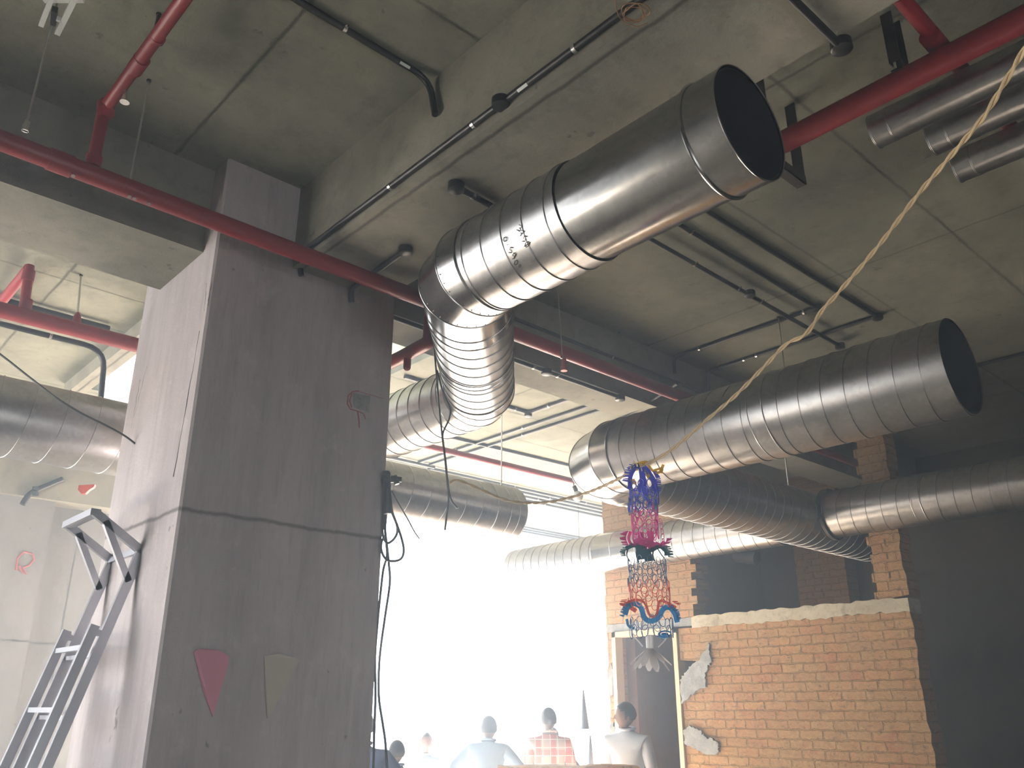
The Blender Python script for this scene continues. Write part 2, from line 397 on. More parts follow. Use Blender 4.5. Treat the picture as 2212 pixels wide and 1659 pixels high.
# ------------------------------------------------------------------ ducts
def frame(d):
    d = V(d).normalized(); up = V((0, 0, 1)); u = d.cross(up).normalized(); return d, u, up
def spiral(name, A, B, R, parent, pitch=.137, h=.0048, mat='duct', n=64, hand=1, phase=.3, inner=True):
    A, B = V(A), V(B); L = (B-A).length; d, u, w = frame(B-A)
    prof = [(0, 0), (.0018, 0), (.0034, h), (.0084, h), (.0100, 0), (.0118, 0)]
    vs = []; fs = []; rows = []
    k0 = -2; k1 = int(L/pitch)+2
    rows = [(k*pitch+o+phase*pitch, hh) for k in range(k0, k1) for o, hh in prof]
    for s0, hh in rows:
        for j in range(n+1):
            th = 2*PI*j/n; s = s0 + pitch*j/n; inside = 0 <= s <= L; s = min(max(s, 0), L)
            r = R + (hh if inside else 0); a = hand*th + PI/2
            vs.append(A + d*s + (u*math.cos(a)+w*math.sin(a))*r)
    m = n+1
    for i in range(len(rows)-1):
        if rows[i+1][0]+pitch < 0 or rows[i][0] > L: continue
        for j in range(n): fs.append((i*m+j, i*m+j+1, (i+1)*m+j+1, (i+1)*m+j))
    o = build(name, vs, fs, M[mat], parent, True, True)
    return o
def sleeve(name, A, B, R, parent, mat='duct_s', n=64, beads=(0, 1), br=.005, end=None):
    """smooth cylinder with rolled beads; end = list of ends (0/1) that are open rims"""
    A, B = V(A), V(B); d, u, w = frame(B-A); mb = MB(); L = (B-A).length
    for s0, s1, r in ((0, L, R),):
        vs = [A+d*s+(u*math.cos(2*PI*k/n)+w*math.sin(2*PI*k/n))*r for s in (s0, s1) for k in range(n)]
        mb.add(vs, [(k, (k+1) % n, n+(k+1) % n, n+k) for k in range(n)])
    for t in beads:
        mb.tube([A+d*(L*t)+(u*math.cos(2*PI*k/n)+w*math.sin(2*PI*k/n))*R for k in range(n)], br, 8, closed=True)
    return mb.out(name, M[mat], parent, True)
def shade_liner(name, A, B, R, parent, n=48):  # dark inner tube standing for the shade inside a duct
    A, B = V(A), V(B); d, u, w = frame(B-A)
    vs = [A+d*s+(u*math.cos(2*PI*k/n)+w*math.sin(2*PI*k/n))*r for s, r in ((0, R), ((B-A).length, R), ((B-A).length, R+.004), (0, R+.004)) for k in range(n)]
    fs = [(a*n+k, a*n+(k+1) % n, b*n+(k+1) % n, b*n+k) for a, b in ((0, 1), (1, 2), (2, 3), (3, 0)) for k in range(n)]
    return build(name, vs, fs, M['duct_shade'], parent, True)
def elbow(name, path, R, parent, n=64, mat='duct_s', br=.004, rivets=False):
    path = [V(p) for p in path]; mb = MB(); m = len(path)
    nrm = []
    for i in range(m):
        d1 = (path[i]-path[i-1]).normalized() if i else None; d2 = (path[i+1]-path[i]).normalized() if i < m-1 else None
        nrm.append(((d1 or d2)+(d2 or d1)).normalized())
    rg = []
    for i in range(m-1):
        d, u, w = frame(path[i+1]-path[i]); seg = []
        for e in (i, i+1):
            seg.append([(lambda q: q - d*((q-path[e]).dot(nrm[e])/d.dot(nrm[e])))(path[e]+(u*math.cos(2*PI*k/n)+w*math.sin(2*PI*k/n))*R) for k in range(n)])
        mb.add(seg[0]+seg[1], [(k, (k+1) % n, n+(k+1) % n, n+k) for k in range(n)])
        rg.append(seg[0])
        if i == m-2: rg.append(seg[1])
    for i, r in enumerate(rg): mb.tube(r, br, 8, closed=True)
    if rivets:
        for i in (1, 2):
            for k in range(0, n, 2):
                p = rg[i][k]; q = rg[i][(k+1) % n]; d = (path[i]-path[i-1]).normalized()
                mb.ball(p - d*.018 + (p-path[i]).normalized()*.0015, .0035, 6)
    return mb.out(name, M[mat], parent, True)

DX, DZ, DR = 2.43, 3.69, .235
d1 = thing('spiral_duct', 'shiny elbowed spiral duct with a smooth open end, hanging in front of the column', 'duct', (DX, 2.1, DZ))
sleeve('end_collar', (DX, 1.335, DZ), (DX, 1.50, DZ), DR-.002, d1, beads=(0,), br=.003)
sleeve('smooth_section', (DX, 1.49, DZ), (DX, 2.16, DZ), DR-.006, d1, beads=(0,), br=.0075)
sleeve('end_bead', (DX, 1.485, DZ), (DX, 1.50, DZ), DR+.001, d1, beads=(0,), br=.007)
spiral('spiral_section', (DX, 2.145, DZ), (DX, 2.80, DZ), DR+.002, d1, phase=.12, hand=1)
shade_liner('inner_shade', (DX, 1.34, DZ), (DX, 2.7, DZ), DR-.014, d1)
e1 = [(DX, 2.80, DZ), (DX, 2.90, DZ), (2.485, 3.06, DZ), (2.62, 3.20, DZ), (2.69, 3.275, DZ)]
elbow('elbow', e1, DR+.006, d1, rivets=True)
pA, pB = V((2.69, 3.275, DZ)), V((3.43, 4.075, DZ))
spiral('spiral_section', pA, pA.lerp(pB, .54), DR, d1, phase=.5)
sleeve('coupling_band', pA.lerp(pB, .52), pA.lerp(pB, .58), DR+.004, d1, br=.004)
spiral('spiral_section', pA.lerp(pB, .56), pB, DR, d1, phase=.2)
elbow('elbow', [pB, (3.50, 4.15, DZ), (3.56, 4.27, DZ), (3.57, 4.40, DZ)], DR+.004, d1)
spiral('spiral_section', (3.57, 4.38, DZ), (3.57, 5.35, DZ), DR, d1, phase=.4)
# writing in pen on the first spiral section
def on_duct(px, py, R=DR+.0062):
    r = ray(px, py); o = V((0, 0, CZ)); a = r.x**2+r.z**2; bx = -DX; bz = CZ-DZ
    b = 2*(r.x*bx+r.z*bz); cc = bx*bx+bz*bz-R*R; dd = b*b-4*a*cc
    return o + r*((-b-math.sqrt(max(dd, 0)))/(2*a))
G = {'3': [[(0, .95), (.5, 1), (.55, .6), (.2, .5), (.6, .4), (.5, 0), (0, .05)]],
     '7': [[(0, .95), (.55, 1), (.25, .45), (.2, 0)], [(.05, .5), (.5, .55)]],
     '5': [[(.55, 1), (.08, .95), (.08, .55), (.5, .5), (.55, .15), (.1, 0)]],
     '0': [[(.3, 1), (.02, .7), (.05, .2), (.35, 0), (.6, .3), (.58, .75), (.3, 1)], [(.05, 0), (.6, .95)]],
     'o': [[(.3, .8), (.05, .55), (.1, .1), (.4, 0), (.6, .3), (.5, .7), (.3, .8)]],
     '.': [[(.2, .4), (.3, .45)]],
     '9': [[(.55, .95), (.15, 1), (.1, .6), (.5, .55), (.55, .95), (.5, .1), (.3, 0)]],
     '*': [[(.2, 1), (.45, .95), (.4, .7), (.15, .72), (.2, 1)]]}
mk = MB()
def write(txt, x, y, ang, size, step):
    for ch in txt:
        ca, sa = math.cos(ang), math.sin(ang); ux, uy = ca*.5, sa*.5
        gx, gy = (math.cos(ang-.75), math.sin(ang-.75)); ox, oy = gy, -gx
        for st in G[ch]:
            mk.tube([on_duct(x+size*(p[0]*gx+p[1]*ox), y+size*(p[0]*gy+p[1]*oy)) for p in st], .0021, 5)
        x += ca*step; y += sa*step
d1s = [c for c in d1.children if c.name.startswith('spiral_section')][0] if d1.children else d1
write('3750', 1116, 497, 1.15, 13, 13); mk.out('pen_writing', M['scratch'], d1s); mk = MB()
write('o.59o*', 1085, 520, 1.13, 13, 14); mk.out('pen_writing', M['scratch'], d1s)

# big duct on the right: along Y, mitred elbow, then along X through the wall opening
D2X, D2Z, D2R = 4.545, 3.33, .262
d2 = thing('spiral_duct', 'big open-ended spiral duct at right, turning back towards the brick wall', 'duct', (D2X, 2.6, D2Z))
spiral('spiral_section', (D2X, 1.465, D2Z), (D2X, 2.52, D2Z), D2R, d2, phase=.55, hand=1)
sleeve('coupling_band', (D2X, 2.50, D2Z), (D2X, 2.60, D2Z), D2R+.003, d2, br=.003, mat='duct')
spiral('spiral_section', (D2X, 2.58, D2Z), (D2X, 3.72, D2Z), D2R-.002, d2, phase=.2)
shade_liner('inner_shade', (D2X, 1.47, D2Z), (D2X, 3.4, D2Z), D2R-.010, d2)
elbow('elbow', [(D2X, 3.72, D2Z), (D2X, 3.82, D2Z), (4.62, 3.99, D2Z), (4.80, 4.05, D2Z), (4.88, 4.05, D2Z)], D2R+.004, d2)
spiral('spiral_section', (4.88, 4.05, D2Z), (8.75, 4.05, D2Z), D2R, d2, phase=.5, pitch=.137)
# cross duct in front of the brick wall
D4X, D4R = 7.50, .215
d4 = thing('spiral_duct', 'spiral duct running right from the dark junction, in front of the brick wall', 'duct', (D4X, 2.3, D2Z))
spiral('spiral_section', (D4X, .6, D2Z), (D4X, 2.90, D2Z), D4R, d4, phase=.3)
sleeve('coupling_band', (D4X, 2.88, D2Z), (D4X, 2.96, D2Z), D4R+.004, d4, br=.003, mat='duct')
spiral('spiral_section', (D4X, 2.94, D2Z), (D4X, 3.80, D2Z), D4R, d4, phase=.7)
sleeve('flange', (D4X, 3.76, D2Z), (D4X, 3.80, D2Z), D4R+.02, d4, br=.006, mat='iron')
d5 = thing('spiral_duct', 'spiral duct running left from the doorway wall into the window glare', 'duct', (D4X, 6.4, D2Z))
spiral('spiral_section', (D4X, 4.30, D2Z), (D4X, 6.0, D2Z), D4R, d5, phase=.3)
sleeve('smooth_section', (D4X, 5.98, D2Z), (D4X, 6.62, D2Z), D4R+.004, d5, br=.004, beads=(0, .55, 1))
spiral('spiral_section', (D4X, 6.6, D2Z), (D4X, 8.1, D2Z), D4R, d5, phase=.1)
# long duct behind the column
D6Y, D6R = 5.80, .245
d6 = thing('spiral_duct', 'long spiral duct passing behind the column in both directions', 'duct', (2, D6Y, D2Z))
spiral('spiral_section', (XW+.05, D6Y, D2Z), (4.95, D6Y, D2Z), D6R, d6, phase=.6, hand=1, pitch=.19)
sleeve('end_collar', (4.93, D6Y, D2Z), (5.28, D6Y, D2Z), D6R+.004, d6, mat='duct', beads=(0, .45, .75, 1), br=.004)
# three slim ducts upper right
for i, (x, y0_, z, lab) in enumerate(((3.60, 1.33, 4.25, 'topmost of the three slim ducts stacked at upper right'), (3.86, 1.17, 4.25, 'middle of the three slim ducts stacked at upper right'), (4.19, 1.18, 4.25, 'lowest of the three slim ducts stacked at upper right'))):
    r = .083
    t = thing('slim_duct', lab, 'duct', (x, 0, z), 'slim galvanized ducts at upper right')
    MB().tube([(x, y0_, z), (x, -2.2, z)], r, 40, cap=False).out('duct_body', M['duct'], t, True)
    sleeve('end_collar', (x, y0_-.002, z), (x, y0_+.004, z), r+.001, t, mat='duct', br=.002)
    sleeve('seam', (x, y0_-.085, z), (x, y0_-.08, z), r+.0005, t, mat='duct', br=.0018)
    shade_liner('inner_shade', (x, y0_, z), (x, y0_-1.2, z), r-.005, t)

# ------------------------------------------------------------------ red pipes
def pipe(path, r, parent, name='pipe', mat='red', fr=.05, n=20): 
    return MB().tube(fillet(path, fr), r, n).out(name, M[mat], parent, True)
def ringat(p, d, r, w, parent, name='coupling', mat='red', n=20):
    p = V(p); d = V(d).normalized(); return MB().tube([p-d*w, p-d*w*.98, p+d*w*.98, p+d*w], r, n).out(name, M[mat], parent, True)
RY, RZ, RR = 3.85, 4.0, .047
r1 = thing('sprinkler_pipe', 'long red pipe crossing in front of the column from the left edge', 'pipe', (2, RY, RZ))
pipe([(XW+.04, RY, RZ), (6.1, RY, RZ)], RR, r1)
for x in (.70, 3.1): ringat((x, RY, RZ), (1, 0, 0), RR+.006, .05, r1)
pipe([(.835, RY, RZ), (.835, RY, 4.30)], .028, r1, 'riser'); ringat((.835, RY, RZ+.07), (0, 0, 1), .036, .03, r1, 'tee')
pipe([(.835, RY, 4.26), (.835, RY, 4.37), (.84, -.5, 4.37)], .030, r1, 'branch_pipe', fr=.03)
ringat((.835, 3.82, 4.36), (0, .5, 1), .040, .035, r1, 'elbow_fitting')
ringat((.84, 3.42, 4.37), (0, 1, 0), .036, .05, r1); ringat((.84, 3.20, 4.37), (0, 1, 0), .034, .01, r1)
p = W(281, 200, z=4.32); MB().tube([(.86, 3.62, 4.37), (.865, 3.63, 4.31)], [.012, .016], 12).tube([(.865, 3.63, 4.305), (.865, 3.63, 4.30)], .022, 16).out('sprinkler_head', M['clamp'], r1, True)
for px, py in ((158, 380), (280, 422), (290, 430), (322, 441)):
    q = W(px, py, y=RY-.03); MB().tube([(q.x, RY-.02, RZ-RR+.005), (q.x, RY-.03, RZ-RR-.014)], .009, 10).out('bolt', M['clamp'], r1, True)
# drop behind the elbow, and branch going away
q = W(1218, 785, y=RY); nip = MB().tube([(q.x, RY, RZ-.02), (q.x, RY, RZ-.13)], .017, 12).out('nipple', M['red2'], r1, True)
ringat((q.x, RY, RZ-.125), (0, 0, 1), .024, .016, nip, 'sprinkler_cup', 'red2')
q = W(1310, 900, z=RZ-.1); MB().tube([(5.6, RY, RZ), (5.6, RY, RZ-.1)], .02, 12).out('nipple', M['red2'], r1, True)
r7 = thing('sprinkler_pipe', 'short red pipe running from behind the duct elbow towards the column side', 'pipe', (2.86, 4, 3.75))
pipe([(2.87, 3.88, 3.95), (2.87, 3.88, 3.75), (2.885, 4.2, 3.75), (2.885, 5.6, 3.75)], .044, r7, fr=.045)
q = W(882, 735, x=2.88); MB().tube([(2.88, q.y, 3.75), (2.88, q.y, 3.655)], .024, 14).ball((2.88, q.y, 3.655), .024, 14).out('capped_nipple', M['red'], r7, True)
r3 = thing('sprinkler_pipe', 'thick dark red pipe at upper right resting on the black trapeze bracket', 'pipe', (3.36, 0, 4.28))
pipe([(3.37, 2.3, 4.27), (3.37, -3.5, 4.27)], .056, r3)
r4 = thing('sprinkler_pipe', 'slimmer red pipe crossing over the thick one at upper right corner', 'pipe', (3.5, .93, 4.42))
pipe([(3.02, .93, 4.41), (6.5, .93, 4.41)], .034, r4)
ringat((3.36, .93, 4.38), (1, 0, 0), .044, .05, r4)
r5 = thing('sprinkler_pipe', 'red pipe under the bright far slab, left of the column', 'pipe', (1, 6.3, 4.22))
pipe([(XW+.04, 6.3, 4.20), (2.0, 6.3, 4.22)], .056, r5)
pipe([(1.13, 6.3, 4.2), (1.10, 6.3, 4.60)], .033, r5, 'riser'); ringat((1.13, 6.3, 4.30), (0, 0, 1), .042, .04, r5, 'tee')
ringat((1.105, 6.3, 4.52), (0, 0, 1), .042, .04, r5, 'elbow_fitting')
pipe([(1.10, 6.3, 4.58), (1.07, 11.2, 4.58)], .036, r5, 'branch_pipe')
r6 = thing('sprinkler_pipe', 'thin red pipe far back below the bright slab, crossing the pair of conduits', 'pipe', (6, 6.88, 4.2))
pipe([(4.7, 6.9, 4.2), (9.5, 6.86, 4.2)], .034, r6)
r8 = thing('sprinkler_pipe', 'short dull red pipe above the tee of ducts at right', 'pipe', (8, 3.87, 4.0))
pipe([(6.3, 3.87, 4.0), (8.9, 3.87, 4.0)], .034, r8)
ringat((8.8, 3.87, 4.0), (1, 0, 0), .05, .06, r8, 'end_cap', 'red2')

# trapeze brackets
def trapeze(y, xa, xb, zb, label, w=.055):
    t = thing('pipe_bracket', label, 'bracket', (xa, y, zb), 'black steel trapeze brackets')
    for x in (xa, xb):
        MB().box((x-.004, y-w/2, zb), (x+.004, y+w/2, SLAB)).box((x, y+w/2-.006, zb), (x+.03, y+w/2, SLAB)).out('hanger_leg', M['iron'], t)
    MB().box((xa, y-w/2, zb-.045), (xb+.01, y+w/2, zb-.038)).box((xa, y-w/2, zb-.045), (xb+.01, y-w/2+.006, zb+.004)).out('crossbar', M['iron'], t)
trapeze(1.74, 3.30, 3.60, 4.19, 'black steel bracket hanging beside the smooth duct opening')
trapeze(1.10, 3.35, 3.44, 4.375, 'black steel bracket behind the thick red pipe near the slim ducts', .05)

# ------------------------------------------------------------------ conduits
CR = .0165
conduits = []
def conduit(label, path, boxes=(), clamps=(), r=CR, labels=(), fr=.06, tagpos=()):
    t = thing('electrical_conduit', label, 'conduit', V(path[0]))
    MB().tube(fillet(path, fr), r, 12).out('tube', M['black'], t, True)
    for b in boxes:
        b = V(b); MB().tube([b+V((0, 0, .018)), b+V((0, 0, .016)), b-V((0, 0, .022)), b-V((0, 0, .026))], [.040, .042, .042, .036], 16).out('junction_box', M['black'], t, True)
    path = [V(p) for p in path]
    for c in clamps:
        seg, k = c; a, b = path[seg], path[seg+1]; p = a.lerp(b, k); d = (b-a).normalized()
        side = d.cross(V((0, 0, 1))).normalized() if abs(d.z) < .9 else V((1, 0, 0))
        mb = MB().tube([p-d*.009, p-d*.0085, p+d*.0085, p+d*.009], r+.003, 14)
        mb.bar(p+side*(r), p+side*(r+.022)-V((0, 0, .004)), .016, .003)
        co = mb.out('clamp', M['clamp'], t, True)
        e = p+side*(r+.015); MB().tube([e+V((0, 0, .003)), e-V((0, 0, .010))], .004, 8).out('screw', M['iron'], co, True)
    for c in tagpos:
        seg, k = c; a, b = path[seg], path[seg+1]; p = a.lerp(b, k); d = (b-a).normalized()
        side = (V((0, 0, CZ))+V((0, 0, 0))-p); side = (side-d*side.dot(d)).normalized()
        MB().bar(p+side*(r)-d*.03, p+side*(r)+d*.03, .014, .002, up=side).out('sticker', M['white_pl'], t)
    return t
zs = SLAB-.02
conduit('black conduit at top centre bending down onto the beam side', [(.9, 2.84, zs), (2.05, 2.86, zs), (2.053, 2.79, zs), (2.053, 2.775, 4.38)][:1]+[(2.052, 2.86, zs), (2.052, 2.80, 4.38)], clamps=((0, .56),), tagpos=((0, .86),), fr=.11)
zb = 4.17
conduit('long black conduit fixed along the side of the deep beam', [(2.055, .6, zb+.01), (2.055, 4.16, zb-.035), (2.10, 4.185, 4.17), (2.13, 4.185, 4.06)], boxes=((2.05, 2.31, zb-.01),), clamps=((0, .355), (0, .535), (0, .72)), tagpos=((0, .44),), fr=.05)
conduit('black conduit from a round box under the beam, hidden by the duct', [W(983, 402, z=4.075), (2.9, 2.89, 4.075)], boxes=(W(985, 403, z=4.075),), clamps=((0, .18),))
conduit('black conduit with round box beside the column top, bent down its face', [W(875, 541, z=4.08), (2.46, 4.16, 4.08), (2.485, 4.182, 4.0)], boxes=(W(876, 541, z=4.08),), fr=.06)
conduit('black conduit crossing the top edge to the far side of the beam', [(1.6, 1.09, 4.075), (2.74, 1.085, 4.075), (2.745, 1.085, 4.2)][:2], boxes=((2.75, 1.085, 4.085),))
conduit('black conduit nearest the elbowed duct, round boxes midway and at its end', [(2.75, 3.05, zs-.034), (6.70, 3.10, zs-.034)], boxes=((5.27, 3.07, zs-.03), (6.72, 3.10, zs-.03)), clamps=((0, .46), (0, .60), (0, .68)))
conduit('middle black conduit of three, turning back at a corner box', [(2.75, 2.84, zs), (5.93, 2.88, zs), (5.93, 4.29, zs), (5.93, 4.29, 4.48)], boxes=((5.93, 2.88, zs),), clamps=((0, .47), (0, .88), (1, .08), (1, .8)), fr=.05)
conduit('upper black conduit of three, ending at the outer corner box', [(2.75, 2.64, zs), (6.44, 2.63, zs), (6.44, 4.28, zs), (6.44, 4.29, 4.44)], boxes=((6.45, 2.63, zs),), clamps=((1, .68), (1, .76), (1, .92)), fr=.05)
conduit('black conduit along the near side face of the beam right of the column', [(2.84, 4.295, 4.40), (6.9, 4.295, 4.395)], clamps=((0, .55), (0, .78)), r=.014)
conduit('black conduit under the beam with two round boxes', [(2.84, 4.33, 4.078), (5.2, 4.335, 4.078)], boxes=((4.33, 4.33, 4.075), (5.2, 4.335, 4.075)), clamps=((0, .57), (0, .68)))
conduit('black conduit at the right edge beyond the big open duct', [(8.17, 2.9, zs), (8.17, -2.5, zs)])
conduit('short black conduit above the left end of the big duct', [(5.66, 4.71, 4.078), (5.55, 4.0, 4.2)], clamps=((0, .05), (0, .8)))
conduit('black conduit with round box seen just right of the lower duct bend', [(4.4, 6.33, zs), (6.02, 6.31, zs), (6.03, 4.74, zs)], boxes=((6.02, 6.31, zs-.02),), clamps=((0, .88), (1, .2)), fr=.02, r=.02)
conduit('left one of the two parallel conduits crossing the bright slab', [(6.33, 4.74, zs), (6.34, 8.72, zs)], clamps=((0, .5), (0, .8)))
conduit('right one of the two parallel conduits crossing the bright slab', [(6.52, 4.74, zs), (6.52, 8.72, zs)], clamps=((0, .55), (0, .85)))
for i, (y, x_a, x_b, lab) in enumerate(((8.72, 4.4, 6.6, 'conduit ending at the crossing of the far slab pair'), (8.80, 6.6, 11.6, 'nearest conduit of the far bundle'), (8.95, 5.0, 11.6, 'second conduit of the far bundle'), (9.12, 5.4, 11.2, 'third conduit of the far bundle'), (9.3, 6.2, 11.2, 'farthest conduit of the far bundle'))):
    conduit('black '+lab+' under the bright slab', [(x_a, y, zs-.02), (x_b, y, zs-.02)], boxes=(((x_a, y, zs-.02),) if i == 1 else ()), clamps=((0, .3), (0, .6)), r=.021)
conduit('black conduit with fat shadow ending at the white box near the big duct', [(5.3, 7.6, zs), (8.05, 7.5, zs)], r=.02, clamps=((0, .2),))
for i, y in enumerate((10.9, 11.05, 11.2)):
    conduit(('nearest', 'middle', 'farthest')[i]+' thin conduit of the last bundle before the window opening', [(7.4, y, zs), (11.9, y, zs)], r=.016, clamps=((0, .5),))
conduit('grey conduit under the far left slab, bending down to the duct', [(XW+.04, 6.6, 4.20), (1.78, 6.6, 4.24), (1.83, 6.6, 3.60)], r=.021, fr=.16, clamps=((0, .9),))
conduit('second grey conduit beside it ending near the slab edge', [(XW+.04, 7.05, 4.60), (1.9, 7.05, 4.60)], r=.03)
conduit('black conduit stub bending down the far left beam', [W(135, 1035, y=11.66), W(80, 1058, y=11.66), W(62, 1068, y=11.66), W(48, 1090, y=11.66)], r=.035, boxes=(W(78, 1055, y=11.65), W(76, 1066, y=11.65)))
MB().box((8.0, 7.42, 4.50), (8.22, 7.58, 4.62)).out('junction_box', M['white_pl'])
tag(bpy.data.objects['junction_box.%03d' % 0] if False else COL.objects[-1], 'small white box at the end of the fat conduit, left of the big duct', 'box')

# ------------------------------------------------------------------ hanger rods
def rod(p, q, label, r=.005, foot=None, mat='steel'):
    t = thing('hanger_rod', label, 'rod', V(q))
    MB().tube([p, q], r, 8).out('threaded_rod', M[mat], t, True)
    q = V(q)
    if foot == 'nut': MB().tube([q+V((0, 0, .012)), q-V((0, 0, .012))], .013, 6).out('nut', M['clamp'], t)
    if foot == 'clip': MB().box(q-V((.011, .005, .05)), q+V((.011, .005, .0))).tube([q-V((0, 0, .02)), q-V((0, 0, .05))], .014, 8).out('clip', M['clamp'], t)
    if foot == 'collar': MB().tube([q+V((0, 0, .05)), q+V((0, 0, .02)), q-V((0, 0, .03))], [.012, .026, .03], 12).out('collar', M['red'], t, True)
    MB().tube([V(p), V(p)-V((0, 0, .012))], .012, 8).out('anchor', M['iron'], t)
    return t
rod((1.01, RY, SLAB), (1.01, RY, RZ+.03), 'blue-grey hanger rod holding the long red pipe before the column', foot='nut')
rod((.49, 3.5, SLAB), (.487, 3.5, 3.92), 'loose hanger rod dangling at the left below the white plastic piece', foot='clip')
q = W(343, 30, z=SLAB); rod((q.x, q.y, SLAB), (.87, q.y-.0, 4.40), 'dark hanger rod beside the red branch pipe at top left', r=.008, mat='iron')
rod((1.44, 6.3, SLAB), (1.47, 6.3, 4.30), 'hanger rod holding the red pipe left of the column', r=.008, foot='collar')
rod((5.18, D6Y, SLAB), (5.18, D6Y, 3.60), 'white hanger rod on the end of the duct behind the column', r=.006, foot='clip')
rod((3.97, RY, SLAB), (3.955, RY-.05, 3.93), 'thin hanger rod right of the duct elbow', r=.004, foot='nut')
rod((7.27, 4.05, SLAB), (7.27, 4.05, 3.59), 'pale hanger rod above the dark duct junction', r=.006, foot='nut')
rod((7.35, 6.88, SLAB), (7.36, 6.88, 4.24), 'short hanger rod on the thin far red pipe', r=.007, foot='collar')
rod((8.8, 3.87, SLAB), (8.8, 3.87, 4.06), 'thin hanger rod on the dull red pipe at right', r=.004, foot='nut')
rod((5.9, 3.2, SLAB), (5.9, 3.2, 3.62), 'thin grey rod behind the twisted rope and big duct', r=.004)

# ------------------------------------------------------------------ small fittings
q = D(125, 20, 1.9)
t = thing('plastic_fixture', 'white plastic forked fixture hanging at the top left corner', 'fixture', (.50, 2.9, 4.5))
def P3(px, py, z): return W(px, py, z=z)
for nm, a, b, w in (('prong', (114, -12), (89, 54), .020), ('prong', (166, -12), (124, 72), .022)):
    MB().bar(P3(*a, 4.42), P3(*b, 4.42), w, .02).out(nm, M['white_pl'], t)
MB().bar(P3(92, -8, 4.44), P3(178, -8, 4.44), .045, .03).out('base', M['white_pl'], t)
MB().bar(P3(122, 40, 4.42), P3(134, 44, 4.42), .012, .02).out('tab', M['white_pl'], t)
MB().bar(P3(118, 20, 4.43), P3(116, 50, 4.43), .022, .03).out('dark_clip', M['black'], t)
mb = MB()
pts = []
for k in range(40):
    a = k*.5; pts.append(W(1365+math.cos(a)*(26+6*math.sin(k*.9))+k*.25, 28+math.sin(a)*(17+5*math.cos(k*.7)), z=4.06-.002*k))
mb.tube(smoothpath(pts, 3), .0022, 6)
mb.tube(smoothpath([W(1330, -20, z=4.06), W(1332, 20, z=4.05), W(1345, 45, z=4.04), W(1375, 57, z=4.03), W(1400, 50, z=4.04)], 5), .0022, 6)
tag(mb.out('wire_coil', M['copper'], None, True), 'loose coil of thin copper-coloured wire hanging at the top of the beam', 'wire')
tag(MB().tube([W(1590, 1200, x=8.4), W(1635, 1206, x=8.4)], .075, 16).out('dark_box', M['iron'], None, True), 'small black drum shape in the wall opening under the ducts', 'box')
# lamp and plug under the far slab
t = thing('light_bulb', 'white round bulb hanging under the far conduits left of the big duct', 'bulb', D(1248, 1068, 8.6))
MB().ball(D(1248, 1072, 8.6), .055, 20).out('globe', M['white_pl'], t, True)
MB().tube([D(1240, 1050, 8.6), D(1245, 1062, 8.6)], .022, 12).out('socket', M['iron'], t, True)
MB().tube([W(1235, 1020, z=4.2), D(1240, 1050, 8.6)], .006, 6).out('wire', M['cable'], t, True)
# red scrap
pts = [(170, 1048), (205, 1046), (202, 1052), (192, 1058), (184, 1066), (175, 1066), (168, 1058)]
f = [D(px, py, 5.75) for px, py in pts]; b = [p+V((.02, .03, 0)) for p in f]
nn = len(f); tag(MB().add(f+b, [tuple(range(nn)), tuple(range(2*nn-1, nn-1, -1))]+[(i, (i+1) % nn, nn+(i+1) % nn, nn+i) for i in range(nn)]).out('cloth_scrap', M['red2']), 'small red cloth scrap caught under the left end of the duct', 'cloth')

# ------------------------------------------------------------------ pennants on the column
def pennant(pts, mat, label, y=4.195):
    f = [W(px, py, y=y) for px, py in pts]; n = len(f)
    cx = sum((p for p in f), V())/n
    f = [V((p.x, y-.004-.006*math.sin(i*2.1), p.z)) for i, p in enumerate(f)]; b = [V((p.x, y-.0005, p.z)) for p in f]
    return tag(MB().add(f+b, [tuple(range(n))[::-1], tuple(range(n, 2*n))]+[(i, (i+1) % n, n+(i+1) % n, n+i) for i in range(n)]).out('paper_pennant', M[mat]), label, 'pennant', 'paper pennants on the column')
pennant([(418, 1410), (424, 1403), (438, 1401), (472, 1405), (492, 1417), (495, 1430), (476, 1492), (458, 1548), (438, 1490)], 'pink', 'pink paper pennant stuck on the front of the column')
pennant([(570, 1418), (600, 1412), (648, 1424), (620, 1478), (577, 1552), (572, 1490)], 'cream', 'pale cream paper pennant right of the pink one on the column')

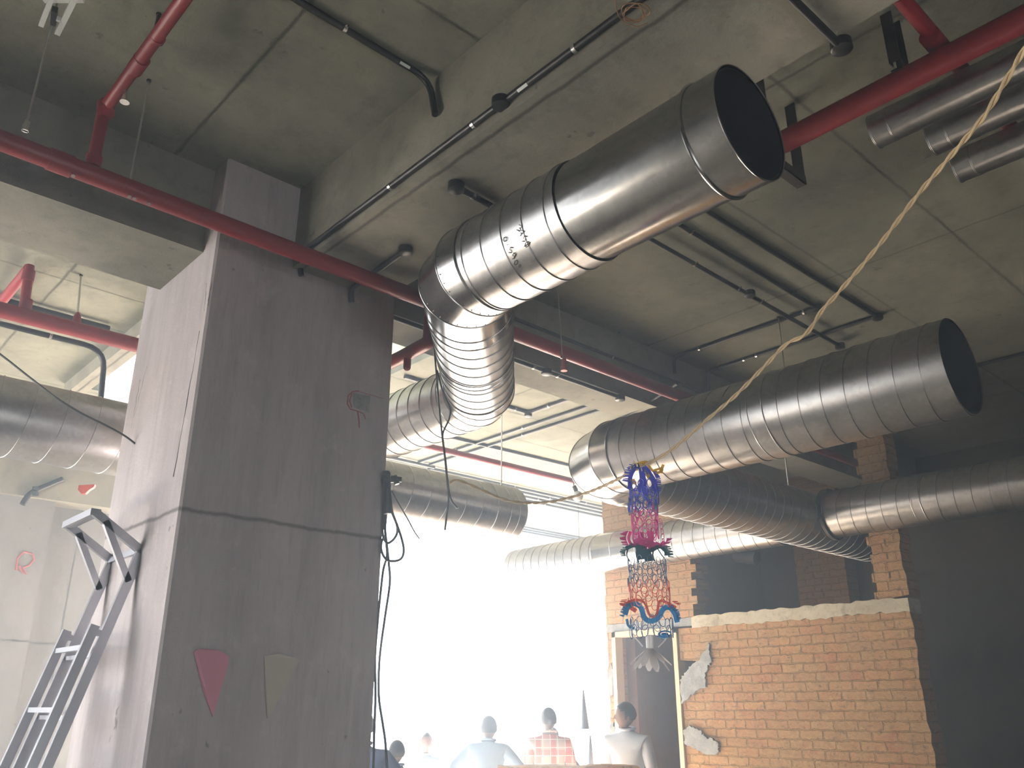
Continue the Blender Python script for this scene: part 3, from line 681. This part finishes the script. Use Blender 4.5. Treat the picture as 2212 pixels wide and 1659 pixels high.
# ------------------------------------------------------------------ ladder
ya, yb = 4.66, 5.10
lad = thing('ladder', 'tall aluminium ladder with stand-off frame leaning on the left side of the column', 'ladder', (.95, 4.88, 0))
def LR(px, py): return W(px, py, y=ya)
tipz = LR(305, 1190)
def rail_pts(y):
    """two parallel rails per side: outer (fly) and inner (base)"""
    top = V((tipz.x, y, tipz.z)); d = (LR(100, 1659)-LR(305, 1190)); d.y = 0; d = d.normalized()
    return top, d
T, dd = rail_pts(ya); kfloor = T.z/(-dd.z)
off = LR(205, 1345)-LR(235, 1345); off.y = 0
perp = V((-dd.z, 0, dd.x)); perp = perp if perp.x < 0 else -perp       # towards -X
gap = abs(off.dot(perp))
for y in (ya, yb):
    top = V((tipz.x, y, tipz.z))
    MB().bar(top, top+dd*kfloor, .028, .048, up=perp).out('rail', M['alu'], lad)
    i0 = top+dd*.42+perp*gap
    MB().bar(i0, i0+dd*((i0.z)/(-dd.z)), .028, .045, up=perp).out('rail', M['alu'], lad)
    MB().bar(top+dd*.45, top+dd*.45+perp*gap, .03, .03, up=dd).out('bracket', M['alu'], lad)
    A = LR(205, 1107); A = V((A.x, y, A.z)); Bp = LR(262, 1255); kk = (Bp.z-top.z)/dd.z; Bp = top+dd*kk; Cp = LR(224, 1135); Cp = V((Cp.x, y, Cp.z))
    MB().bar(A, top, .028, .042, up=(0, 0, 1)).out('standoff_arm', M['alu'], lad)
    MB().bar(A.lerp(top, .22), Bp, .028, .034, up=perp).out('standoff_strut', M['alu'], lad)
A = LR(205, 1107)
MB().bar((A.x, ya-.015, A.z), (A.x, yb+.015, A.z), .05, .035).out('standoff_crossbar', M['alu'], lad)
MB().bar((tipz.x-.01, ya, tipz.z), (tipz.x-.01, yb, tipz.z), .03, .03).out('standoff_crossbar', M['alu'], lad)
k = .55
while k < kfloor-.15:
    p = V((tipz.x, 0, tipz.z))+dd*k
    MB().bar((p.x, ya, p.z), (p.x, yb, p.z), .034, .02, up=(0, 0, 1)).out('rung', M['alu'], lad)
    q = p+perp*gap - dd*.02
    MB().bar((q.x, ya, q.z), (q.x, yb, q.z), .034, .024, up=(0, 0, 1)).out('rung', M['alu'], lad)
    k += .30

# ------------------------------------------------------------------ rope, garland, cables
rp = [(2300, -60), (2212, 107), (2154, 206), (2121, 257), (2040, 353), (1981, 423), (1896, 533), (1814, 629), (1778, 668), (1741, 721), (1698, 744), (1649, 794), (1589, 854), (1533, 902), (1450, 972), (1397, 1003)]
n = len(rp); main = []
for i, (px, py) in enumerate(rp): main.append(D(px, py, 1.75+2.25*(max(0, (2300-px))/903)**.9))
lft = [(1385, 1006, 4.0), (1345, 1030, 4.1), (1290, 1056, 4.4), (1250, 1070, 4.6), (1190, 1084, 4.8), (1130, 1086, 5.0), (1090, 1079, 5.0), (1050, 1063, 5.1), (1010, 1045, 5.1), (985, 1037, 5.1), (971, 1044, 5.1)]
full = smoothpath(main+[D(*a) for a in lft], 10)
def strands(path, r, tw, k=2):
    out = [[] for _ in range(k)]; s = 0
    for i, p in enumerate(path):
        if i: s += (p-path[i-1]).length
        t = (path[min(i+1, len(path)-1)]-path[max(i-1, 0)]).normalized(); u = t.cross(V((0, 0, 1))).normalized(); w = u.cross(t)
        for j in range(k):
            a = s/tw*2*PI + 2*PI*j/k; out[j].append(p+(u*math.cos(a)+w*math.sin(a))*r)
    return out
mb = MB()
for st in strands(full, .005, .16): mb.tube(st, .005, 8)
tag(mb.out('twisted_rope', M['rope'], None, True), 'cream twisted rope strung diagonally across the room to the garland', 'rope')

gt = D(1393, 1008, 4.0)
gar = thing('foil_garland', 'hanging tiered foil garland of blue, pink, teal and red with a silver flower below', 'garland', gt)
PXM = 1/D(1393, 1200, 4.0).length
def gp(px, py, dep=0):
    """a garland point: photo position on the garland's own hanging plane, dep metres behind/before its axis"""
    r = D(px, py, 4.0); ax = V((math.cos(YAW), math.sin(YAW), 0)); return r + ax*dep
def loop(c, rx, rz, ang=0, tube=.0016, tilt=0, mb=None, n=14):
    pts = []
    ux = V((math.sin(YAW), -math.cos(YAW), 0)); fx = V((math.cos(YAW), math.sin(YAW), 0))
    ux = ux*math.cos(tilt)+fx*math.sin(tilt)
    for k in range(n):
        a = 2*PI*k/n; x = rx*math.cos(a); z = rz*math.sin(a)
        pts.append(c + ux*(x*math.cos(ang)-z*math.sin(ang)) + V((0, 0, 1))*(x*math.sin(ang)+z*math.cos(ang)))
    mb.tube(pts, tube, 6, closed=True)
def net(name, mat, cx0, cx1, y0, y1, cols, rows, part_lab=None, tube=.0017, jitter=2.5, wmul=1, drop=None):
    mb = MB()
    for r in range(rows):
        for c in range(cols):
            a = (c+.5*(r % 2))/cols*2*PI
            px = (cx0+cx1)/2 + math.cos(a)*(cx1-cx0)/2 + random.uniform(-jitter, jitter)
            py = y0+(y1-y0)*(r+.5)/rows + random.uniform(-jitter, jitter)
            if drop: py += drop(px)
            wd = (y1-y0)/rows*.00215
            loop(gp(px, py, math.sin(a)*(cx1-cx0)*.0011), wd*.42*wmul, wd*.66, random.uniform(-.3, .3), tube, a+PI/2, mb)
    o = mb.out(name, M[mat], gar, True)
    if part_lab: o['label'] = part_lab
    return o
def ribbon(mb, pts, w, dep=0):
    """flat foil strip through photo points, with thickness"""
    P = smoothpath([gp(*p, dep) if len(p) == 2 else gp(*p) for p in pts], 5)
    for a, b in zip(P[:-1], P[1:]): mb.bar(a, b+(b-a)*.15, .0015, w, up=(0, 0, 1))
def comb(mb, pts, ln, k, out):
    P = smoothpath([gp(*p) for p in pts], 6); st = max(1, len(P)//k)
    for i in range(0, len(P), st):
        d = (gp(*out)-gp(*pts[len(pts)//2])).normalized(); c = P[i]
        mb.tube([c, c+(d+V((0, 0, random.uniform(-.25, .25))))*ln*1.3], [.0036, .0022], 5)
# gold tufts on top
mb = MB()
ribbon(mb, [(1372, 1004), (1395, 998), (1402, 1008), (1412, 1018), (1425, 1020), (1433, 1004)], .014)
ribbon(mb, [(1366, 1035), (1370, 1045)], .02); ribbon(mb, [(1396, 1020), (1402, 1032)], .018)
ribbon(mb, [(1413, 1016), (1430, 1012), (1428, 1022)], .012)
for k in range(26):
    a = random.uniform(0, PI); c = gp(1385+random.uniform(-25, 15), 1008+random.uniform(-4, 14), random.uniform(-.03, .03))
    mb.tube([c, c+V((math.cos(a)*.5, math.sin(a)*.3-.2, random.uniform(-.2, 1)))*random.uniform(.02, .045)], [.002, .0006], 4)
mb.out('gold_tuft', M['gold_foil'], gar)['label'] = 'gold foil tuft'
mb = MB()
ribbon(mb, [(1367, 1012), (1372, 1006), (1392, 1010), (1402, 1022), (1412, 1040), (1416, 1060)], .026)
ribbon(mb, [(1370, 1012), (1362, 1030), (1360, 1055)], .02); ribbon(mb, [(1386, 1012), (1388, 1040), (1380, 1062)], .03); ribbon(mb, [(1395, 1030), (1396, 1062), (1408, 1085)], .02, .04)
comb(mb, [(1372, 1006), (1362, 1020), (1357, 1040)], .022, 10, (1320, 1020)); comb(mb, [(1410, 1020), (1417, 1035), (1417, 1060)], .018, 10, (1460, 1040))
mb.out('blue_fringe', M['blue_foil'], gar)['label'] = 'royal blue foil fringe'
net('blue_net', 'blue_foil', 1360, 1420, 1045, 1105, 10, 4, 'blue foil net tier', .0022)
net('grey_net', 'navy_foil', 1360, 1422, 1078, 1108, 8, 2, 'smoky blue foil net tier')
net('pink_net', 'pink_foil', 1364, 1420, 1092, 1165, 9, 4, 'magenta foil net tier', .0021)
mb = MB(); 
for i in range(5): loop(gp(1427+i*1.5, 1126+i*11, 0), .008, .014, .2*(-1)**i, .0014, .4, mb)
ribbon(mb, [(1362, 1148), (1358, 1165), (1367, 1177), (1383, 1170), (1386, 1150)], .014); ribbon(mb, [(1383, 1150), (1388, 1175), (1400, 1180), (1406, 1160), (1402, 1148)], .03)
ribbon(mb, [(1395, 1176), (1412, 1183), (1420, 1172), (1424, 1180), (1435, 1170)], .016); ribbon(mb, [(1366, 1174), (1385, 1168), (1400, 1172), (1412, 1180)], .022, -.03)
comb(mb, [(1357, 1148), (1352, 1162), (1358, 1178)], .022, 8, (1310, 1160)); comb(mb, [(1430, 1180), (1437, 1172), (1440, 1164)], .02, 5, (1480, 1160))
mb.out('pink_swag', M['pink_foil'], gar)['label'] = 'magenta foil swag'
mb = MB()
ribbon(mb, [(1352, 1185), (1368, 1178), (1385, 1182), (1398, 1190), (1412, 1186), (1425, 1180), (1438, 1190), (1440, 1200)], .02)
ribbon(mb, [(1383, 1178), (1386, 1195), (1388, 1208)], .05); ribbon(mb, [(1398, 1188), (1402, 1200), (1404, 1210)], .04, .03)
ribbon(mb, [(1356, 1188), (1354, 1200), (1360, 1212)], .006); ribbon(mb, [(1376, 1184), (1375, 1200), (1380, 1215)], .008); ribbon(mb, [(1412, 1186), (1410, 1200), (1414, 1212)], .008); ribbon(mb, [(1420, 1184), (1430, 1200), (1436, 1206)], .006)
comb(mb, [(1356, 1184), (1350, 1192), (1352, 1200)], .018, 5, (1300, 1190)); comb(mb, [(1434, 1180), (1441, 1190), (1443, 1202)], .02, 8, (1480, 1190))
mb.out('teal_swag', M['teal_foil'], gar)['label'] = 'dark teal foil swag'
net('navy_net', 'navy_foil', 1358, 1438, 1208, 1262, 12, 4, 'slate blue foil net tier')
net('red_net', 'redfoil', 1360, 1446, 1258, 1310, 11, 3, 'red foil net tier', .0018)
mb = MB(); ribbon(mb, [(1350, 1304), (1372, 1296), (1392, 1302), (1404, 1330), (1418, 1328), (1424, 1300), (1436, 1300), (1460, 1312)], .012); ribbon(mb, [(1362, 1312), (1374, 1320)], .02)
comb(mb, [(1354, 1296), (1350, 1304), (1352, 1310)], .02, 4, (1310, 1300)); comb(mb, [(1452, 1300), (1462, 1306)], .015, 3, (1490, 1300))
mb.out('red_swag', M['redfoil'], gar)['label'] = 'red foil swag'
mb = MB(); ribbon(mb, [(1350, 1328), (1356, 1312), (1370, 1304), (1384, 1312), (1392, 1334), (1406, 1342), (1424, 1332), (1432, 1316), (1446, 1312), (1458, 1326), (1463, 1344)], .024)
ribbon(mb, [(1356, 1335), (1360, 1350), (1372, 1356)], .012, .04)
comb(mb, [(1364, 1306), (1354, 1314), (1348, 1332)], .016, 10, (1300, 1300)); comb(mb, [(1446, 1312), (1458, 1322), (1463, 1340)], .014, 8, (1500, 1300))
loop(gp(1436, 1370, 0), .030, .014, .1, .004, .2, mb); mb.ball(gp(1436, 1371), .026, 12, (1, .4, .35))
mb.out('cyan_swag', M['cyan_foil'], gar)['label'] = 'bright cyan scalloped foil swag'
net('lower_net', 'navy_foil', 1362, 1452, 1338, 1374, 11, 2, 'dark blue foil net above the flower')
mb = MB()
ribbon(mb, [(1368, 1374), (1378, 1384), (1388, 1396)], .006); ribbon(mb, [(1441, 1376), (1432, 1388), (1422, 1398)], .006); mb.tube([gp(1403, 1372), gp(1404, 1400)], [.018, .016], 10)
mb.out('silver_stem', M['silver_foil'], gar, True)['label'] = 'silver foil stem'
mb = MB()
for k in range(12):
    a = 2*PI*k/12+random.uniform(-.08, .08); dr = random.uniform(.7, 1.25); ux = V((math.sin(YAW), -math.cos(YAW), 0)); fx = V((math.cos(YAW), math.sin(YAW), 0))
    d = ux*math.cos(a)+fx*math.sin(a); c0 = gp(1404, 1397)
    L = .085+.02*random.random(); side = d.cross(V((0, 0, 1))).normalized(); v = []
    rows = 6
    for i in range(rows+1):
        t = i/rows; p = c0 + d*(.010+L*.80*t) + V((0, 0, -.010-.082*dr*t**1.2)); w = .003+.0135*math.sin(PI*min(1, t*.62+.05))
        if i == rows: w *= .45
        v += [p+side*w+V((0, 0, .0)), p+V((0, 0, .003)), p-side*w, p-V((0, 0, .0012))]
    f = []
    for i in range(rows):
        b = i*4
        for j in range(4): f.append((b+j, b+(j+1) % 4, b+4+(j+1) % 4, b+4+j))
    f += [(3, 2, 1, 0), tuple(rows*4+j for j in range(4))]
    mb.add(v, f)
mb.out('silver_flower', M['silver_foil'], gar, True)['label'] = 'silver foil flower with drooping petals'

def cable(label, pts, r=.005, mat='cable', name='hanging_cable', group=None, n=7):
    return tag(MB().tube(smoothpath(pts, 6), r, n).out(name, M[mat], None, True), label, 'cable', group)
cable('dark cable sagging across the duct from the left edge to the column', [D(a, b, c) for a, b, c in ((-90, 700, 4.3), (0, 765, 4.4), (60, 812, 4.45), (120, 858, 4.5), (175, 892, 4.6), (225, 917, 4.7), (270, 942, 4.75), (300, 965, 4.8))], .006)
cable('thin dark cable dangling straight from the duct elbow', [D(a, b, 5.0) for a, b in ((937, 740), (942, 800), (949, 880), (955, 940), (961, 990), (966, 1040), (969, 1075), (964, 1120), (961, 1145))], .006)
cable('thin dark cable bowed beside the straight one under the duct elbow', [D(a, b, 5.02) for a, b in ((944, 800), (958, 850), (972, 880), (970, 905), (957, 935), (958, 960), (963, 1000), (968, 1050), (975, 1080), (988, 1098))], .006)
bund = 'dark cables tied up on the right edge of the column'
G5 = 4.95
cl = [('dark cable of the column bundle looping widest to the right', ((838, 1040), (842, 1090), (848, 1110), (858, 1135), (868, 1165), (872, 1190), (866, 1207), (850, 1212), (834, 1208), (824, 1190), (824, 1172), (830, 1160))),
      ('dark cable of the column bundle in the smaller loop', ((840, 1040), (846, 1100), (856, 1130), (858, 1150), (850, 1165), (838, 1173), (830, 1165), (826, 1145), (828, 1110), (832, 1060))),
      ('dark cable of the column bundle hanging lowest at left', ((834, 1030), (834, 1080), (830, 1120), (834, 1170), (836, 1200), (828, 1230), (822, 1280), (816, 1340), (810, 1420), (811, 1500), (808, 1590), (806, 1680))),
      ('dark cable of the column bundle that splits right at floor level', ((838, 1030), (836, 1090), (832, 1140), (836, 1180), (840, 1220), (842, 1260), (832, 1330), (820, 1420), (818, 1500), (826, 1560), (832, 1600), (836, 1660))),
      ('thin wire sticking out slantwise from the column bundle', ((846, 1060), (862, 1090), (880, 1120), (895, 1148), (906, 1164)))]
for i, (lab, pts) in enumerate(cl): cable(lab, [D(a, b, G5+.03*i) for a, b in pts], .0075 if i < 4 else .004, group=bund)
t = thing('cable_knot', 'black knot of cable ends and plugs at the top of the column bundle', 'cable', D(840, 1030, G5))
mb = MB()
for k in range(5):
    mb.tube(smoothpath([D(834+random.uniform(-3, 6)+6*math.cos(j*.9+k), 1036+random.uniform(-4, 4)+14*math.sin(j*.9+k), G5+random.uniform(-.03, .03)) for j in range(7)], 4), .008, 6)
mb.tube([D(836, 1030, G5), D(836, 1110, G5)], .022, 8)
mb.out('tangle', M['cable'], t, True)
MB().tube([D(845, 1035, G5), D(868, 1036, G5)], [.022, .015], 10).tube([D(852, 1028, G5), D(858, 1046, G5)], .016, 8).out('plug', M['black'], t, True)

# ------------------------------------------------------------------ people
M['skin'] = plain('brown_skin', (.20, .11, .075), .55, 0, .08); M['hair'] = plain('black_hair', (.02, .018, .018), .6)
M['shirt_white'] = plain('white_shirt', (.62, .68, .76), .8, 0, .08, 8); M['shirt_grey'] = plain('blue_grey_shirt', (.30, .40, .52), .8, 0, .1, 8)
M['shirt_dark'] = plain('dark_blue_shirt', (.10, .13, .22), .8, 0, .1, 8); M['trousers'] = plain('dark_trousers', (.05, .05, .065), .85)
m, nt, b = newmat('plaid_shirt'); p = N(nt, 'ShaderNodeTexCoord').outputs['Object']
sep = N(nt, 'ShaderNodeSeparateXYZ'); lk(nt, p, sep.inputs[0])
def band(o, per, w): return math_(nt, 'LESS_THAN', math_(nt, 'FRACT', math_(nt, 'DIVIDE', o, per)), w)
c1 = mix(nt, (.62, .48, .40), (.58, .10, .08), math_(nt, 'MULTIPLY', band(sep.outputs[0], .15, .40), .75))
c1 = mix(nt, c1, (.55, .10, .09), math_(nt, 'MULTIPLY', band(sep.outputs[2], .15, .38), .6))
c1 = mix(nt, c1, (.85, .80, .72), band(sep.outputs[0], .075, .1)); c1 = mix(nt, c1, (.85, .80, .72), band(sep.outputs[2], .075, .09))
lk(nt, c1, b.inputs['Base Color']); b.inputs['Roughness'].default_value = .85; M['plaid'] = m

def skinmesh(nodes, edges, root=0, lvl=2):
    me = bpy.data.meshes.new('tmp'); me.from_pydata([n[0] for n in nodes], edges, [])
    o = bpy.data.objects.new('tmp', me); COL.objects.link(o)
    sk = o.modifiers.new('s', 'SKIN'); sk.use_smooth_shade = True
    for i, n_ in enumerate(nodes):
        r = n_[1]; me.skin_vertices[0].data[i].radius = r if isinstance(r, tuple) else (r, r)
    me.skin_vertices[0].data[root].use_root = True
    ss = o.modifiers.new('ss', 'SUBSURF'); ss.levels = lvl; ss.render_levels = lvl
    dg = bpy.context.evaluated_depsgraph_get(); dg.update()
    res = bpy.data.meshes.new_from_object(o.evaluated_get(dg))
    v = [tuple(x.co) for x in res.vertices]; f = [tuple(pp.vertices) for pp in res.polygons]
    bpy.data.objects.remove(o); bpy.data.meshes.remove(me); bpy.data.meshes.remove(res)
    return v, f
def head_geo(c, turn=0, n=28):
    """face looking to +Y in the head's frame"""
    vs = []; fs = []; m = 20; R = Matrix.Rotation(turn, 3, 'Z')
    for i in range(m+1):
        th = PI*i/m
        for k in range(n):
            ph = 2*PI*k/n; x = math.sin(th)*math.cos(ph); y = math.sin(th)*math.sin(ph); z = math.cos(th)
            X, Y, Z = x*.083, y*.102, z*.120
            if z < 0: X *= 1+.28*z; Y = Y*(1+.16*z)+(.012*-z if y > 0 else .03*-z)
            if y > .55 and abs(x) < .34:
                fx = math.exp(-(x/.11)**2)
                Y += .026*fx*max(0, 1-abs(z+.12)/.26)                                # nose
                Y += .008*math.exp(-(x/.25)**2)*math.exp(-((z+.52)/.09)**2)           # lips
                Y += .012*math.exp(-(x/.25)**2)*math.exp(-((z+.85)/.12)**2)           # chin
            Y -= .010*math.exp(-((abs(x)-.36)/.13)**2)*math.exp(-((z-.02)/.10)**2)*(y > .3)   # eye sockets
            vs.append(tuple(V(c)+R@V((X, Y, Z))))
    for i in range(m):
        for k in range(n): fs.append((i*n+k, (i+1)*n+k, (i+1)*n+(k+1) % n, i*n+(k+1) % n))
    e = MB()
    for sx in (-1, 1):
        e.ball((0, 0, 0), 1, 10, (.012, .02, .033)); 
        for q in range(len(e.v)-1, len(e.v)-1-10*7, -1): pass
    return vs, fs, R
def person(label, x, y, face, height=1.68, shirt='shirt_white', arms='down', turn=0, bend=0, sit=False):
    t = thing('person', label, 'person', (x, y, 0)); t.rotation_euler = (0, 0, face); k = height/1.75; t['_o'] = [0, 0, 0]
    hz = .93; off = -.46 if sit else 0
    B_ = lambda z, fy=0: (0, fy+bend*max(0, z-hz), z+off-abs(bend)*.25*max(0, z-hz))
    nodes = [(B_(.93), (.155, .11)), (B_(1.10), (.14, .10)), (B_(1.28), (.165, .11)), (B_(1.41), (.12, .08)), (B_(1.48), .066), (B_(1.54), .062)]
    edges = [(0, 1), (1, 2), (2, 3), (3, 4), (4, 5)]; clothes = {0, 1, 2, 3}
    A = []
    for s in (-1, 1):
        i = len(nodes); sh = V(B_(1.405)); sh.x += s*.185
        if arms == 'hips': el = V((s*.40, -.04+bend*.2, 1.17+off)); wr = V((s*.20, .05, .99+off))
        elif arms == 'forward': el = V((s*.29, .10, 1.14+off)); wr = V((s*.16, .30, 1.16+off))
        else: el = V((s*.25, -.01, 1.12+off)); wr = V((s*.27, .06, .87+off))
        nodes += [(tuple(sh), .062), (tuple(sh.lerp(el, .5)), .052), (tuple(el), .044), (tuple(el.lerp(wr, .5)), .038), (tuple(wr), .026)]
        edges += [(3, i), (i, i+1), (i+1, i+2), (i+2, i+3), (i+3, i+4)]; A.append((i, el, wr, s))
    for i, el, wr, s in A:
        d = (wr-el).normalized(); side = d.cross(V((0, 1, 0)) if abs(d.y) < .8 else V((0, 0, 1))).normalized()
        pm = len(nodes); nodes.append((tuple(wr+d*.06), (.034, .018))); edges.append((i+4, pm))
        curl = V((0, .3, -.25))
        for q, (o_, L) in enumerate(((-.028, .062), (-.010, .074), (.010, .070), (.028, .055))):
            a = wr+d*.095+side*o_; b1 = a+(d+curl*.3)*L*.5; b2 = b1+(d*.7+curl*.9)*L*.5; j = len(nodes)
            nodes += [(tuple(a), .0095), (tuple(b1), .0085), (tuple(b2), .007)]; edges += [(pm, j), (j, j+1), (j+1, j+2)]
        a = wr+d*.035-side*.034; j = len(nodes); nodes += [(tuple(a), .011), (tuple(a-side*.018+d*.04), .009)]; edges += [(pm, j), (j, j+1)]
    for s in (-1, 1):
        i = len(nodes)
        if sit: hp = [(s*.10, 0, .46), (s*.12, .42, .47), (s*.12, .44, .10), (s*.12, .56, .04)]
        else: hp = [(s*.095, 0, .86), (s*.105, .01, .50), (s*.11, -.02, .11), (s*.12, .13, .035)]
        nodes += [(hp[0], .095), (hp[1], .062), (hp[2], .042), (hp[3], .036)]; edges += [(0, i), (i, i+1), (i+1, i+2), (i+2, i+3)]
    sc = lambda vs: [(v[0]*k, v[1]*k, v[2]*k) for v in vs]
    v, f = skinmesh(nodes, edges)
    hc = V(B_(1.635, .015)); hv, hf, R = head_geo(hc, turn)
    nb = len(v); v = list(v)+hv; f = list(f)+[tuple(nb+i for i in q) for q in hf]
    for s in (-1, 1):
        e = MB().ball((0, 0, 0), 1, 10, (.010, .02, .033)); nb = len(v)
        v += [tuple(hc+R@(V((s*.079, -.006, -.008))+q)) for q in e.v]; f += [tuple(nb+i for i in q) for q in e.f]
    build('body', sc(v), f, M['skin'], t, True)
    # hair: cap over the skull
    hm = []
    for q in hv:
        d = R.inverted()@(V(q)-hc); n_ = V((d.x/.077, d.y/.098, d.z/.118)); 
        keep = n_.z > .55 or (n_.y < .25 and n_.z > -.35) or (n_.z > .30 and n_.y < .75)
        hm.append(keep)
    hv2 = [tuple(hc+(V(q)-hc)*1.09) for q in hv]; hf2 = [q for q in hf if all(hm[i] for i in q)]
    inner = [tuple(hc+(V(q)-hc)*.97) for q in hv]
    nb = len(hv2); build('hair', sc(hv2+inner), hf2+[tuple(nb+i for i in q[::-1]) for q in hf2], M['hair'], t, True)
    # shirt: torso + sleeves, slightly larger
    sn = [(B_(.80), (.176, .130)), (B_(1.10), (.165, .125)), (B_(1.28), (.185, .128)), (B_(1.41), (.150, .112)), (B_(1.478), .088), (B_(1.505), .082)]
    se = [(0, 1), (1, 2), (2, 3), (3, 4), (4, 5)]
    for i, el, wr, s in A:
        sh = V(nodes[i][0]); j = len(sn)
        sn += [(tuple(sh), .076), (tuple(sh.lerp(el, .5)), .066), (tuple(el), .058), (tuple(el.lerp(wr, .75)), .046)]
        se += [(3, j), (j, j+1), (j+1, j+2), (j+2, j+3)]
    v, f = skinmesh(sn, se); sh = build('shirt', sc(v), f, M[shirt], t, True)
    cv = MB(); cz = V(B_(1.515)); cv.tube([cz+V((.076*math.cos(a_*PI/8), .074*math.sin(a_*PI/8)-.0, .012*math.sin(a_*PI/8+PI))) for a_ in range(16)], .013, 8, closed=True)
    build('collar', sc([tuple(q) for q in cv.v]), cv.f, M[shirt], sh, True)
    pn = [((0, 0, .95+off), (.165, .12))]; pe = []
    for s in (-1, 1):
        i = len(pn); hp = [(s*.10, 0, .46), (s*.12, .42, .47), (s*.12, .44, .13)] if sit else [(s*.095, 0, .84), (s*.105, .01, .50), (s*.11, -.015, .10)]
        pn += [(hp[0], .108), (hp[1], .078), (hp[2], .060)]; pe += [(0, i), (i, i+1), (i+1, i+2)]
    v, f = skinmesh(pn, pe); build('trousers', sc(v), f, M['trousers'], t, True)
    for s in (-1, 1):
        c_ = (s*.12, .50, .045) if sit else (s*.12, .07, .045)
        build('shoe', sc([tuple(q) for q in MB().ball(c_, 1, 14, (.05, .135, .045)).v]), MB().ball(c_, 1, 14, (.05, .135, .045)).f, M['hair'], t, True)
    return t
def fpos(px, f): 
    a = D(px, 1530, f); return a.x, a.y
away = YAW-PI/2       # facing away from the camera
x, y = fpos(1185, 9.3); person('man in a red and cream plaid shirt standing with his back turned', x, y, away+.05, 1.64, 'plaid')
x, y = fpos(1192, 10.0); person('person in dark blue mostly hidden behind the plaid-shirted man, elbows showing', x, y, away+PI, 1.44, 'shirt_dark', 'hips')
x, y = fpos(1352, 8.75); person('man in a white shirt before the doorway, face turned left', x, y, away+PI-.55, 1.69, 'shirt_white', 'down', turn=-.95)
x, y = fpos(1052, 8.8); person('person in a pale blue shirt with hands on hips, against the window glare', x, y, away-.1, 1.60, 'shirt_grey', 'hips', bend=.22)
x, y = fpos(918, 9.5); person('person with folded arms low in the glare beside the column', x, y, away+PI+.3, 1.42, 'shirt_grey', 'forward', bend=.1)
x, y = fpos(862, 7.9); person('person standing nearest the column, only head and shoulder showing', x, y, away+.5, 1.38, 'shirt_dark')
x, y = fpos(786, 6.9); person('person behind the column with one elbow sticking out', x, y, away, 1.62, 'shirt_dark', 'hips')

# low brick ledge in front of them, dark pointed posts by the opening
ml = []
for i in range(13):
    a = D(1075+25.5*i, 1655+random.uniform(-2, 2), 8.0); ml.append(a)
mb = MB(); w = V((math.cos(YAW), math.sin(YAW), 0))*.22
vs = []
for a in ml: vs += [V((a.x, a.y, 0)), a, a+w, V((a.x+w.x, a.y+w.y, 0))]
n = len(ml); fs = [(0, 1, 2, 3), tuple((n-1)*4+j for j in (3, 2, 1, 0))]+[(i*4+j, i*4+(j+1) % 4, i*4+4+(j+1) % 4, i*4+4+j) for i in range(n-1) for j in range(4)]
tag(mb.add(vs, fs).out('brick_ledge', M['brick_in']), 'low broken brick ledge at the bottom edge in front of the people', 'ledge')
for (a, b, r, lab) in (((1260, 1490), (1264, 1575), .05, 'upper dark tapering spike in the window glare left of the doorway'), ((1275, 1588), (1277, 1690), .055, 'lower dark folded cone standing in the window glare left of the doorway')):
    p = D(*a, 10.6); q = D(*b, 10.6)
    o = MB().tube([p, q], [.008, r], 12).tube([p, V((p.x, p.y, SLAB))] if b == 1490 or a[1] == 1490 else [q, V((q.x, q.y, 0))], .003, 6).out('folded_umbrella', M['cable'], None, True); tag(o, lab, 'umbrella')

# ------------------------------------------------------------------ light
w = bpy.data.worlds.new('world'); scene.world = w; w.use_nodes = True
bg = w.node_tree.nodes['Background']; bg.inputs[0].default_value = (.88, .94, 1, 1); bg.inputs[1].default_value = 11.0
def portal(loc, rot, sx, sy):
    l = bpy.data.lights.new('daylight_portal', 'AREA'); l.shape = 'RECTANGLE'; l.size = sx; l.size_y = sy; l.cycles.is_portal = True
    o = bpy.data.objects.new('daylight_portal', l); COL.objects.link(o); o.location = loc; o.rotation_euler = rot
portal(((4.4+XE)/2, YN+.02, SLAB/2), (-PI/2, 0, 0), XE-4.4, SLAB)
portal((.75, YS-.22, 1.02), (PI/2, 0, 0), 2.3, 2.05)
portal((XW-.22, 8.4, 2.12), (0, -PI/2, 0), 4.25, 6.0)
portal(((vx0+vx1)/2, (vy0+vy1)/2, SLAB+.21), (0, 0, 0), vx1-vx0, vy1-vy0)
s = bpy.data.lights.new('sun', 'SUN'); s.energy = 230; s.angle = .02; s.color = (1, .985, .96)
so = bpy.data.objects.new('sun', s); COL.objects.link(so); so.rotation_euler = (V((.12, 1, .66))).to_track_quat('Z', 'Y').to_euler()

vs_ = scene.view_settings
scene.display_settings.display_device = 'sRGB'
vs_.view_transform = 'Standard'; vs_.look = 'None'; vs_.exposure = 0; vs_.gamma = 1; vs_.use_curve_mapping = False
scene.cycles.use_denoising = True; scene.cycles.max_bounces = 6; scene.cycles.diffuse_bounces = 3; scene.cycles.glossy_bounces = 3
scene.cycles.caustics_reflective = False; scene.cycles.sample_clamp_indirect = 60
scene.cycles.use_adaptive_sampling = True; scene.cycles.adaptive_threshold = .05
# room-wide scattering volume, added to imitate the veiling glare of the window
m, nt, b = newmat('glare_air'); nt.nodes.remove(b)
vsc = N(nt, 'ShaderNodeVolumeScatter'); vsc.inputs['Color'].default_value = (.72, .86, 1, 1); vsc.inputs['Density'].default_value = .055; vsc.inputs['Anisotropy'].default_value = .62
lk(nt, vsc.outputs[0], nt.nodes['Material Output'].inputs['Volume'])
hz = MB().box((XW-.1, YS-.1, -.1), (XE+.1, 12.2, SLAB+.1)).out('glare_haze', m); tag(hz, kind='stuff')
for o in COL.objects:
    if '_o' in o: del o['_o']
